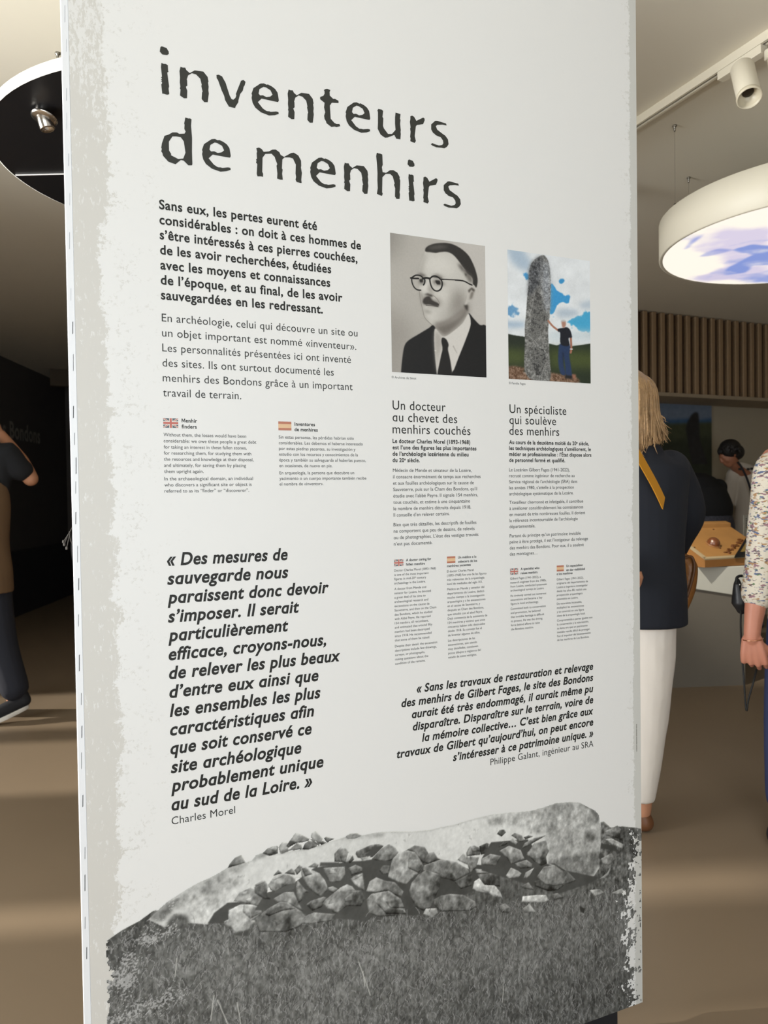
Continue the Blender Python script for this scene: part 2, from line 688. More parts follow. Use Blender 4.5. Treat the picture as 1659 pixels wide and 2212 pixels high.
def face_material():
    m = bpy.data.materials.new('printed_board')
    m.use_nodes = True
    nt = m.node_tree
    N, L = nt.nodes, nt.links
    p = N['Principled BSDF']
    p.inputs['Roughness'].default_value = 0.42
    p.inputs['Specular IOR Level'].default_value = 0.35
    tc = N.new('ShaderNodeTexCoord')
    sp = N.new('ShaderNodeSeparateXYZ')
    L.new(tc.outputs['Object'], sp.inputs[0])

    def math_(op, a, b=None, c=None):
        n = N.new('ShaderNodeMath')
        n.operation = op
        for i, v in enumerate((a, b, c)):
            if v is None: continue
            if isinstance(v, (int, float)): n.inputs[i].default_value = v
            else: L.new(v, n.inputs[i])
        return n.outputs[0]

    def noise(scale, detail=4, vec=None, rough=0.6):
        n = N.new('ShaderNodeTexNoise')
        n.inputs['Scale'].default_value = scale
        n.inputs['Detail'].default_value = detail
        n.inputs['Roughness'].default_value = rough
        L.new(vec or tc.outputs['Object'], n.inputs['Vector'])
        return n.outputs['Fac']

    def step(x, lo, hi):
        n = N.new('ShaderNodeMapRange')
        n.interpolation_type = 'SMOOTHSTEP'
        n.inputs[1].default_value, n.inputs[2].default_value = lo, hi
        L.new(x, n.inputs[0])
        return n.outputs[0]

    def mixc(f, a, b):
        n = N.new('ShaderNodeMix')
        n.data_type = 'RGBA'
        L.new(f, n.inputs[0])
        for i, v in ((6, a), (7, b)):
            if isinstance(v, tuple): n.inputs[i].default_value = v
            else: L.new(v, n.inputs[i])
        return n.outputs[2]

    x = math_('ADD', sp.outputs['X'], 0.64)          # distance along the board
    z = sp.outputs['Z']
    low, mid, hi = noise(3.2, 2), noise(22, 5), noise(120, 4, rough=0.75)
    mp = N.new('ShaderNodeMapping')
    mp.inputs['Scale'].default_value = (1.0, 1.0, 0.35)
    L.new(tc.outputs['Object'], mp.inputs['Vector'])
    streak = noise(150, 3, mp.outputs[0], 0.7)
    # printed margins: ragged bands of warm grey along both edges
    wob = math_('MULTIPLY_ADD', low, 0.085, -0.035)
    wob = math_('ADD', wob, math_('MULTIPLY_ADD', mid, 0.075, -0.0375))
    wob = math_('ADD', wob, math_('MULTIPLY_ADD', hi, 0.05, -0.025))
    left = step(math_('SUBTRACT', math_('ADD', wob, 0.070), x), -0.003, 0.004)
    wob2 = math_('ADD', math_('MULTIPLY_ADD', low, 0.012, -0.006), math_('MULTIPLY_ADD', hi, 0.022, -0.011))
    wob2 = math_('ADD', wob2, math_('MULTIPLY_ADD', mid, 0.014, -0.007))
    right = step(math_('ADD', x, math_('ADD', wob2, -1.2455)), -0.0012, 0.002)
    # light flecks inside the left band, most of them high up
    fl = step(math_('ADD', streak, math_('MULTIPLY', step(z, 1.85, 2.2), 0.12)), 0.55, 0.62)
    fl = math_('MULTIPLY', fl, step(math_('ADD', mid, math_('MULTIPLY', step(z, 1.85, 2.2), 0.15)), 0.46, 0.58))
    left = math_('MULTIPLY', left, math_('SUBTRACT', 1.0, math_('MULTIPLY', fl, 0.75)))
    # faint rubbed marks drifting in from both edges
    nearl = step(math_('SUBTRACT', 0.27, x), 0.0, 0.2)
    nearr = step(math_('SUBTRACT', x, 1.195), 0.0, 0.05)
    near = math_('MAXIMUM', nearl, nearr)
    marks = math_('MULTIPLY', step(math_('ADD', hi, math_('MULTIPLY', near, 0.085)), 0.60, 0.68), step(math_('ADD', mid, math_('MULTIPLY', near, 0.07)), 0.53, 0.64))
    marks = math_('MULTIPLY', marks, math_('MULTIPLY', near, 0.6))
    base = mixc(marks, rgb(226, 226, 225, PRINT_K), rgb(196, 194, 189, PRINT_K))
    base = mixc(left, base, rgb(205, 203, 198, PRINT_K))
    base = mixc(right, base, rgb(202, 202, 198, PRINT_K))
    L.new(base, p.inputs['Base Color'])
    return m


ZT, ZB = 2.62, 0.08
bm = B(); box(bm, U0 - 0.012, PY + 0.0025, ZB, U1 - 0.004, PY + 0.062, ZT); obj('frame_body', bevel(bm, 0.0015, 1), m_edge, panel)
bm = B(); box(bm, U0, PY, ZB, U1, PY + 0.0025, ZT); obj('printed_board', bm, face_material(), panel)
bm = B(); box(bm, U0 - 0.0115, PY + 0.0012, ZB, U0 - 0.0003, PY + 0.03, ZT); obj('edge_trim', bevel(bm, 0.001, 2), m_edge, panel)
bm = B(); box(bm, U0 + 0.06, PY + 0.02, 0.0, U1 - 0.06, PY + 0.055, ZB); obj('recessed_foot', bm, mat('black_foot', rgb(30, 32, 38), rough=0.5), panel)
for i, yy in enumerate((30, 98, 204, 262, 345, 430, 520, 636, 708, 783, 890, 948, 1006, 1053, 1119, 1197, 1262, 1340, 1432, 1510, 1581, 1643, 1730, 1843, 1907, 1993, 2059)):
    c = at_y(140 + yy * 0.0224, yy, PY + 0.0012)
    hh = 0.011 if i % 3 else 0.015
    bm = B()
    w = (0.00035 if i % 2 else 0.0006) * (0.6 if yy < 640 else 1.0)
    ux = U0 - 0.0055 + 0.0012 * math.sin(i * 1.7)
    hexa(bm, [(ux - w, PY + 0.0008, c.z - hh), (ux + w, PY + 0.0008, c.z - hh * 0.9), (ux + w + 0.0006, PY + 0.0008, c.z + hh), (ux - w + 0.0006, PY + 0.0008, c.z + hh * 0.9)],
         [(ux - w, PY + 0.003, c.z - hh), (ux + w, PY + 0.003, c.z - hh * 0.9), (ux + w + 0.0006, PY + 0.003, c.z + hh), (ux - w + 0.0006, PY + 0.003, c.z + hh * 0.9)])
    obj('edge_slot', bm, m_slot_pale if yy < 640 else m_slot, panel)

INK = mat('charcoal_ink', rgb(54, 55, 51), rough=0.55, var=0.0, spec=0.3)
INK2 = mat('dark_ink', rgb(36, 36, 34), rough=0.55, var=0.0, spec=0.3)
INK3 = mat('grey_ink', rgb(50, 50, 48), rough=0.55, var=0.0, spec=0.3)
PYF = PY - 0.0004          # printed layers sit on the board's face


def print_block(name, st, lines, m):
    wd = []
    for t, a, b_, z in lines:
        V, F = set_line(t, st, False)
        wd.append((b_ - a) / 1e4 / (V[:, 0].max() - V[:, 0].min()))
    size = float(np.median(wd)) * SIZE_K.get(st, 1.0)
    bm = B()
    for t, a, b_, z in lines:
        letter_strip(bm, t, st, (a / 1e4, PYF, z / 1e4), (1, 0, 0), (0, 0, 1), size, (b_ - a) / 1e4)
    return obj(name, bm, m, panel)


SIZE_K = {}

# ------------------------------------------------------------------ what is printed on the panel (tenths of a millimetre along and up the board)
TEXT = [
 ('intro_text', 'b', [
  ('Sans eux, les pertes eurent été', 1687, 4658, 18416),
  ('considérables : on doit à ces hommes de', 1687, 5577, 18147),
  ('s’être intéressés à ces pierres couchées,', 1687, 5497, 17878),
  ('de les avoir recherchées, étudiées', 1687, 4938, 17610),
  ('avec les moyens et connaissances', 1687, 4913, 17341),
  ('de l’époque, et au final, de les avoir', 1687, 5166, 17073),
  ('sauvegardées en les redressant.', 1687, 4751, 16804),
 ]),
 ('lead_text', 'l', [
  ('En archéologie, celui qui découvre un site ou', 1693, 5474, 16405),
  ('un objet important est nommé «inventeur».', 1692, 5445, 16136),
  ('Les personnalités présentées ici ont inventé', 1691, 5325, 15867),
  ('des sites. Ils ont surtout documenté les', 1690, 4957, 15598),
  ('menhirs des Bondons grâce à un important', 1689, 5352, 15329),
  ('travail de terrain.', 1688, 3107, 15060),
 ]),
 ('english_heading', 'h', [
  ('Menhir', 2006, 2284, 14600),
  ('finders', 2004, 2274, 14491),
 ]),
 ('english_text', 's', [
  ('Without them, the losses would have been', 1682, 3189, 14340),
  ('considerable: we owe these people a great debt', 1682, 3380, 14230),
  ('for taking an interest in these fallen stones,', 1682, 3193, 14119),
  ('for researching them, for studying them with', 1681, 3279, 14009),
  ('the resources and knowledge at their disposal,', 1681, 3320, 13898),
  ('and ultimately, for saving them by placing', 1681, 3174, 13788),
  ('them upright again.', 1681, 2385, 13678),
  ('In the archaeological domain, an individual', 1681, 3303, 13544),
  ('who discovers a significant site or object is', 1680, 3274, 13433),
  ('referred to as its “finder” or “discoverer”.', 1679, 3224, 13322),
 ]),
 ('spanish_heading', 'h', [
  ('Inventores', 4137, 4551, 14592),
  ('de menhires', 4135, 4606, 14487),
 ]),
 ('spanish_text', 's', [
  ('Sin estas personas, las pérdidas habrían sido', 3819, 5360, 14338),
  ('considerables. Les debemos el haberse interesado', 3819, 5554, 14228),
  ('por estas piedras yacentes, su investigación y', 3820, 5393, 14118),
  ('estudio con los recursos y conocimientos de la', 3820, 5445, 14009),
  ('época y también su salvaguarda al haberlas puesto,', 3820, 5615, 13899),
  ('en ocasiones, de nuevo en pie.', 3821, 4899, 13789),
  ('En arqueología, la persona que descubre un', 3821, 5358, 13650),
  ('yacimiento o un cuerpo importante también recibe', 3820, 5619, 13542),
  ('el nombre de «inventor».', 3820, 4707, 13435),
 ]),
 ('doctor_heading', 't', [
  ('Un docteur', 6224, 7449, 14974),
  ('au chevet des', 6220, 7725, 14731),
  ('menhirs couchés', 6216, 8046, 14487),
 ]),
 ('doctor_intro', 'b', [
  ('Le docteur Charles Morel (1893-1968)', 6213, 8036, 14292),
  ('est l’une des figures les plus importantes', 6211, 8187, 14161),
  ('de l’archéologie lozérienne du milieu', 6209, 7992, 14030),
  ('du 20^e siècle.', 6207, 6825, 13900),
 ]),
 ('doctor_text', 's', [
  ('Médecin de Mende et sénateur de la Lozère,', 6210, 8062, 13695),
  ('il consacre énormément de temps aux recherches', 6211, 8284, 13564),
  ('et aux fouilles archéologiques sur le causse de', 6211, 8113, 13433),
  ('Sauveterre, puis sur la Cham des Bondons, qu’il', 6211, 8192, 13302),
  ('étudie avec l’abbé Peyre. Il signale 154 menhirs,', 6211, 8211, 13171),
  ('tous couchés, et estime à une cinquantaine', 6211, 8013, 13040),
  ('le nombre de menhirs détruits depuis 1918.', 6212, 8038, 12909),
  ('Il conseille d’en relever certains.', 6212, 7516, 12778),
  ('Bien que très détaillés, les descriptifs de fouilles', 6209, 8166, 12578),
  ('ne comportent que peu de dessins, de relevés', 6209, 8120, 12446),
  ('ou de photographies. L’état des vestiges trouvés', 6209, 8213, 12314),
  ('n’est pas documenté.', 6209, 7094, 12182),
 ]),
 ('specialist_heading', 't', [
  ('Un spécialiste', 9039, 10560, 14993),
  ('qui soulève', 9034, 10274, 14753),
  ('des menhirs', 9029, 10358, 14513),
 ]),
 ('specialist_intro', 'b', [
  ('Au cours de la deuxième moitié du 20^e siècle,', 9020, 11190, 14311),
  ('les techniques archéologiques s’améliorent, le', 9019, 11243, 14180),
  ('métier se professionnalise : l’État dispose alors', 9019, 11258, 14049),
  ('de personnel formé et qualifié.', 9019, 10514, 13918),
 ]),
 ('specialist_text', 's', [
  ('Le Lozérien Gilbert Fages (1941-2022),', 9012, 10642, 13710),
  ('recruté comme ingénieur de recherche au', 9012, 10774, 13578),
  ('Service régional de l’archéologie (SRA) dans', 9011, 10850, 13445),
  ('les années 1980, s’attelle à la prospection', 9010, 10752, 13313),
  ('archéologique systématique de la Lozère.', 9009, 10739, 13181),
  ('Travailleur chevronné et infatigable, il contribue', 9011, 11012, 12991),
  ('à améliorer considérablement les connaissances', 9010, 11011, 12858),
  ('en menant de très nombreuses fouilles. Il devient', 9009, 11068, 12724),
  ('la référence incontournable de l’archéologie', 9008, 10853, 12591),
  ('départementale.', 9007, 9685, 12458),
  ('Partant du principe qu’un patrimoine invisible', 9008, 10934, 12252),
  ('peine à être protégé, il est l’instigateur du relevage', 9008, 11140, 12119),
  ('des menhirs des Bondons. Pour eux, il a soulevé', 9008, 11017, 11985),
  ('des montagnes…', 9007, 9740, 11851),
 ]),
 ('doctor_english_heading', 'i', [
  ('A doctor caring for', 6479, 7063, 11848),
  ('fallen menhirs', 6477, 6911, 11759),
 ]),
 ('doctor_english_text', 's', [
  ('Doctor Charles Morel (1893-1968)', 6208, 7171, 11646),
  ('is one of the most important', 6208, 6996, 11558),
  ('figures in mid-20^th century', 6207, 6938, 11471),
  ('archaeology in the Lozère.', 6207, 6924, 11384),
  ('A doctor from Mende and', 6208, 6935, 11267),
  ('senator for Lozère, he devoted', 6208, 7047, 11179),
  ('a great deal of his time to', 6207, 6920, 11090),
  ('archaeological research and', 6206, 6978, 11002),
  ('excavations on the causse de', 6206, 7008, 10913),
  ('Sauveterre, and then on the Cham', 6205, 7168, 10825),
  ('des Bondons, which he studied', 6205, 7072, 10736),
  ('with Abbé Peyre. He reported', 6204, 7030, 10648),
  ('154 menhirs, all recumbent,', 6204, 6981, 10559),
  ('and estimated that around fifty', 6203, 7068, 10471),
  ('menhirs had been destroyed', 6202, 7001, 10382),
  ('since 1918. He recommended', 6202, 7047, 10294),
  ('that some of them be raised.', 6201, 7008, 10205),
  ('Despite their detail, the excavation', 6202, 7180, 10083),
  ('descriptions include few drawings,', 6202, 7163, 9993),
  ('surveys, or photographs,', 6203, 6887, 9903),
  ('raising questions about the', 6203, 6964, 9813),
  ('condition of the remains.', 6203, 6897, 9723),
 ]),
 ('doctor_spanish_heading', 'i', [
  ('Un médico a la', 7704, 8152, 11847),
  ('cabecera de los', 7703, 8174, 11758),
  ('menhires yacentes', 7436, 8014, 11677),
 ]),
 ('doctor_spanish_text', 's', [
  ('El doctor Charles Morel', 7435, 8085, 11563),
  ('(1893-1968) fue una de las figuras', 7434, 8402, 11474),
  ('más relevantes de la arqueología', 7434, 8350, 11384),
  ('local de mediados del siglo XX.', 7434, 8302, 11295),
  ('Médico en Mende y senador del', 7436, 8344, 11181),
  ('departamento de Lozère, dedicó', 7436, 8340, 11092),
  ('mucho tiempo a la investigación', 7437, 8345, 11003),
  ('arqueológica y a las excavaciones', 7437, 8371, 10914),
  ('en el causse de Sauveterre, y', 7438, 8236, 10825),
  ('después en Cham des Bondons,', 7438, 8328, 10736),
  ('que estudió con el abad Peyre.', 7439, 8294, 10646),
  ('Dejó constancia de la existencia de', 7439, 8411, 10557),
  ('154 menhires y estimó que unos', 7440, 8355, 10468),
  ('cincuenta habían sido destruidos', 7440, 8354, 10379),
  ('desde 1918. Su consejo fue el', 7441, 8272, 10290),
  ('de levantar algunos de ellos.', 7441, 8227, 10201),
  ('Las descripciones de las', 7440, 8099, 10087),
  ('excavaciones, aún siendo', 7440, 8148, 9997),
  ('muy detalladas, contienen', 7441, 8173, 9908),
  ('pocos dibujos o registros del', 7441, 8239, 9818),
  ('estado de estos vestigios.', 7441, 8137, 9729),
 ]),
 ('specialist_english_heading', 'i', [
  ('A specialist who', 9286, 9785, 11517),
  ('raises menhirs', 9285, 9730, 11424),
 ]),
 ('specialist_english_text', 's', [
  ('Gilbert Fages (1941-2022), a', 9010, 9819, 11318),
  ('research engineer from the 1980s,', 9011, 9970, 11231),
  ('from Lozère, conducted systematic', 9013, 9980, 11144),
  ('archaeological surveys in Lozère.', 9014, 9906, 11057),
  ('He tirelessly carried out numerous', 9012, 9960, 10938),
  ('excavations and became a key', 9013, 9857, 10849),
  ('figure in local archaeology.', 9014, 9754, 10760),
  ('Committed both to conservation', 9012, 9945, 10650),
  ('and promotion, he believed', 9013, 9799, 10559),
  ('that invisible heritage is difficult', 9014, 9900, 10468),
  ('to protect. He was the driving', 9015, 9851, 10377),
  ('force behind efforts to raise', 9016, 9778, 10286),
  ('the Bondons menhirs.', 9017, 9615, 10195),
 ]),
 ('specialist_spanish_heading', 'i', [
  ('Un especialista', 10523, 10980, 11522),
  ('en dar visibilidad', 10522, 11048, 11430),
  ('a los menhires', 10254, 10694, 11353),
 ]),
 ('specialist_spanish_text', 's', [
  ('Gilbert Fages (1941-2022),', 10253, 11004, 11231),
  ('originario del departamento de', 10252, 11130, 11141),
  ('Lozère e ingeniero investigador', 10252, 11121, 11051),
  ('desde los años 80, realizó una', 10252, 11082, 10961),
  ('prospección arqueológica', 10251, 10973, 10872),
  ('sistemática en Lozère.', 10251, 10847, 10782),
  ('De naturaleza incansable,', 10250, 10952, 10675),
  ('multiplicó las excavaciones', 10250, 11009, 10583),
  ('y se convirtió en una figura', 10250, 11008, 10491),
  ('clave de la arqueología local.', 10251, 11045, 10400),
  ('Comprometido a partes iguales con', 10253, 11248, 10292),
  ('la conservación y la valorización,', 10253, 11143, 10203),
  ('su lema era que un patrimonio', 10253, 11107, 10113),
  ('invisible resulta difícil de proteger.', 10252, 11184, 10024),
  ('Fue el impulsor del levantamiento', 10252, 11194, 9935),
  ('de los menhires de Los Bondons.', 10252, 11155, 9845),
 ]),
 ('quote_text', 'q', [
  ('« Des mesures de', 1695, 3955, 12000),
  ('sauvegarde nous', 1694, 3962, 11655),
  ('paraissent donc devoir', 1694, 4784, 11310),
  ('s’imposer. Il serait', 1693, 4168, 10965),
  ('particulièrement', 1693, 3944, 10620),
  ('efficace, croyons-nous,', 1692, 4711, 10275),
  ('de relever les plus beaux', 1692, 5005, 9930),
  ('d’entre eux ainsi que', 1691, 4541, 9586),
  ('les ensembles les plus', 1691, 4576, 9241),
  ('caractéristiques afin', 1690, 4437, 8896),
  ('que soit conservé ce', 1689, 4382, 8551),
  ('site archéologique', 1689, 4166, 8206),
  ('probablement unique', 1688, 4616, 7861),
  ('au sud de la Loire. »', 1688, 4378, 7516),
 ]),
 ('quote_signature', 'l', [
  ('Charles Morel', 1685, 2849, 7256),
 ]),
 ('tribute_text', 'q', [
  ('« Sans les travaux de restauration et relevage', 6682, 11260, 9090),
  ('des menhirs de Gilbert Fages, le site des Bondons', 6329, 11258, 8828),
  ('aurait été très endommagé, il aurait même pu', 6565, 11257, 8567),
  ('disparaître. Disparaître sur le terrain, voire de', 6583, 11255, 8305),
  ('la mémoire collective… C’est bien grâce aux', 6794, 11253, 8043),
  ('travaux de Gilbert qu’aujourd’hui, on peut encore', 6207, 11251, 7782),
  ('s’intéresser à ce patrimoine unique. »', 7523, 11249, 7520),
 ]),
 ('tribute_signature', 'l', [
  ('Philippe Galant, ingénieur au SRA', 8452, 11247, 7281),
 ]),
 ('photo_credit', 'c', [
  ('© Archives du Sénat', 6211, 6769, 15612),
 ]),
 ('photo_credit', 'c', [
  ('© Famille Fages', 9029, 9462, 15625),
 ]),
]
FLAGS = [('uk', 0.1682, 1.4496, 0.1944, 1.4668), ('es', 0.3815, 1.4496, 0.4073, 1.4665), ('uk', 0.6208, 1.1756, 0.6417, 1.1895), ('es', 0.7438, 1.176, 0.7639, 1.19), ('uk', 0.9009, 1.1428, 0.9218, 1.1564), ('es', 1.0256, 1.1433, 1.0452, 1.1568)]
GLYPHS = {
 'i': [[(-24, -19),(0, 0),(84, -12),(124, -76),(117, -92),(125, -105),(91, -136),(7, -144),(-37, -102)], [(-13, -297),(24, -306),(65, -298),(100, -315),(102, -411),(110, -425),(87, -448),(115, -689),(104, -726),(115, -825),(78, -844),(21, -837),(-8, -841),(-22, -683),(-8, -659),(-7, -635),(-26, -625),(-7, -610),(-25, -593),(-6, -575),(-25, -555),(-7, -541),(-22, -375)]],
 'n': [[(0, 0),(38, -6),(83, 2),(103, -38),(161, -78),(253, -11),(408, 0),(484, -81),(499, -166),(489, -182),(500, -258),(492, -317),(500, -379),(477, -539),(414, -552),(366, -504),(376, -382),(387, -370),(364, -268),(373, -249),(349, -141),(273, -79),(200, -73),(132, -126),(107, -205),(113, -225),(113, -281),(115, -312),(87, -342),(113, -407),(104, -542),(50, -553),(-20, -518),(-8, -407),(-20, -392),(-10, -355),(-19, -280),(-13, -195),(-21, -81)]],
 'v': [[(0, 0),(42, 14),(103, -4),(166, -106),(237, -326),(271, -385),(305, -392),(347, -346),(361, -297),(353, -277),(456, -11),(501, 14),(541, -13),(524, -80),(503, -115),(488, -184),(435, -262),(400, -386),(399, -417),(341, -516),(341, -533),(317, -539),(220, -535),(152, -430),(136, -355),(93, -268),(27, -87),(2, -58)]],
 'e': [[(176, 302),(240, 318),(295, 303),(318, 314),(396, 292),(460, 256),(505, 198),(518, 129),(528, 51),(511, 21),(428, 20),(194, 25),(119, -56),(213, -157),(286, -192),(341, -186),(364, -191),(471, -164),(517, -166),(521, -201),(446, -238),(330, -266),(175, -236),(67, -168),(19, -93),(0, 0),(10, 55),(0, 75),(38, 188)], [(234, 252),(280, 251),(367, 215),(405, 138),(360, 94),(286, 70),(222, 90),(167, 77),(136, 107),(156, 195)]],
 't': [[(0, 0),(29, 27),(70, 43),(137, 31),(121, -13),(123, -78),(194, -129),(229, -120),(305, -145),(304, -189),(164, -209),(122, -273),(135, -525),(210, -593),(256, -606),(315, -595),(335, -633),(255, -666),(215, -663),(144, -683),(47, -629),(36, -593),(8, -555),(-2, -492),(22, -422),(0, -329),(13, -240),(-78, -188),(-77, -145),(-8, -109),(16, -61),(14, -13)]],
 'u': [[(0, 0),(77, 3),(110, -21),(92, -140),(111, -167),(102, -319),(119, -366),(209, -461),(298, -445),(378, -350),(369, -220),(371, -98),(384, 1),(496, -8),(483, -107),(494, -125),(484, -209),(497, -338),(491, -370),(496, -410),(486, -521),(393, -525),(349, -458),(202, -533),(141, -549),(47, -505),(-17, -401),(-10, -290),(-6, -58),(-19, -36)]],
 'r': [[(0, 0),(40, 23),(86, 6),(137, -67),(294, 30),(327, 15),(328, -21),(292, -105),(147, -149),(123, -182),(94, -387),(119, -480),(92, -526),(-8, -507),(-1, -440),(-12, -426),(1, -317),(-9, -252),(2, -224),(-13, -115),(-1, -61)]],
 's': [[(95, 92),(143, 101),(350, 83),(365, 44),(272, 45),(147, 19),(109, -16),(140, -83),(269, -148),(329, -174),(393, -241),(406, -338),(367, -398),(301, -443),(242, -440),(111, -452),(29, -435),(-15, -415),(18, -382),(100, -397),(177, -404),(254, -380),(281, -339),(273, -283),(221, -225),(103, -204),(74, -178),(45, -170),(-1, -104),(0, 0)]],
 'd': [[(0, 0),(62, -8),(80, 0),(111, -13),(100, -128),(114, -343),(112, -443),(108, -580),(109, -725),(111, -815),(103, -845),(39, -856),(-46, -782),(-95, -781),(-190, -873),(-313, -848),(-407, -757),(-415, -709),(-436, -686),(-424, -634),(-435, -623),(-420, -536),(-374, -398),(-294, -357),(-232, -310),(-152, -296),(-113, -315),(-19, -294),(1, -254),(-22, -209),(-16, -131),(-23, -114)], [(-233, -382),(-167, -370),(-87, -371),(-35, -437),(-10, -636),(-50, -746),(-139, -770),(-266, -724),(-261, -701),(-298, -644),(-298, -487)]],
 'm': [[(0, 0),(52, 22),(105, 2),(142, -44),(245, -18),(311, 27),(376, 40),(447, 3),(473, -46),(539, -72),(679, 24),(734, 41),(823, 3),(877, -90),(879, -186),(872, -219),(890, -323),(875, -454),(881, -506),(876, -520),(781, -511),(759, -472),(771, -417),(761, -354),(770, -182),(716, -74),(649, -64),(550, -80),(505, -125),(493, -301),(507, -320),(495, -396),(507, -511),(454, -517),(394, -507),(401, -411),(387, -266),(402, -232),(362, -133),(357, -107),(293, -53),(174, -78),(118, -158),(108, -426),(124, -460),(120, -519),(85, -514),(15, -525),(0, -480),(14, -295),(-12, -268),(4, -234),(-11, -221),(10, -191),(5, -88),(16, -65)]],
 'h': [[(0, 0),(25, 13),(49, -1),(64, 8),(124, -6),(132, -211),(111, -263),(127, -359),(201, -361),(291, -294),(366, -281),(455, -316),(509, -402),(502, -426),(518, -469),(508, -652),(498, -703),(507, -752),(496, -844),(429, -853),(393, -809),(400, -641),(376, -577),(390, -543),(349, -409),(290, -367),(194, -383),(120, -463),(109, -770),(123, -786),(110, -828),(95, -841),(-8, -814),(14, -699),(8, -539),(13, -395),(6, -253),(2, -200),(-11, -60)]],
}
TITLE = [('i', 1789, 21317), ('n', 2111, 21023), ('v', 2756, 21012), ('e', 3406, 20724), ('n', 4130, 21024), ('t', 4842, 21155), ('e', 5292, 20738), ('u', 5996, 21015), ('r', 6714, 21003), ('s', 7193, 20927), ('d', 2178, 20128), ('e', 2466, 19517), ('m', 3479, 19799), ('e', 4537, 19522), ('n', 5257, 19819), ('h', 5948, 20123), ('i', 6672, 20117), ('r', 6997, 19803), ('s', 7470, 19716)]
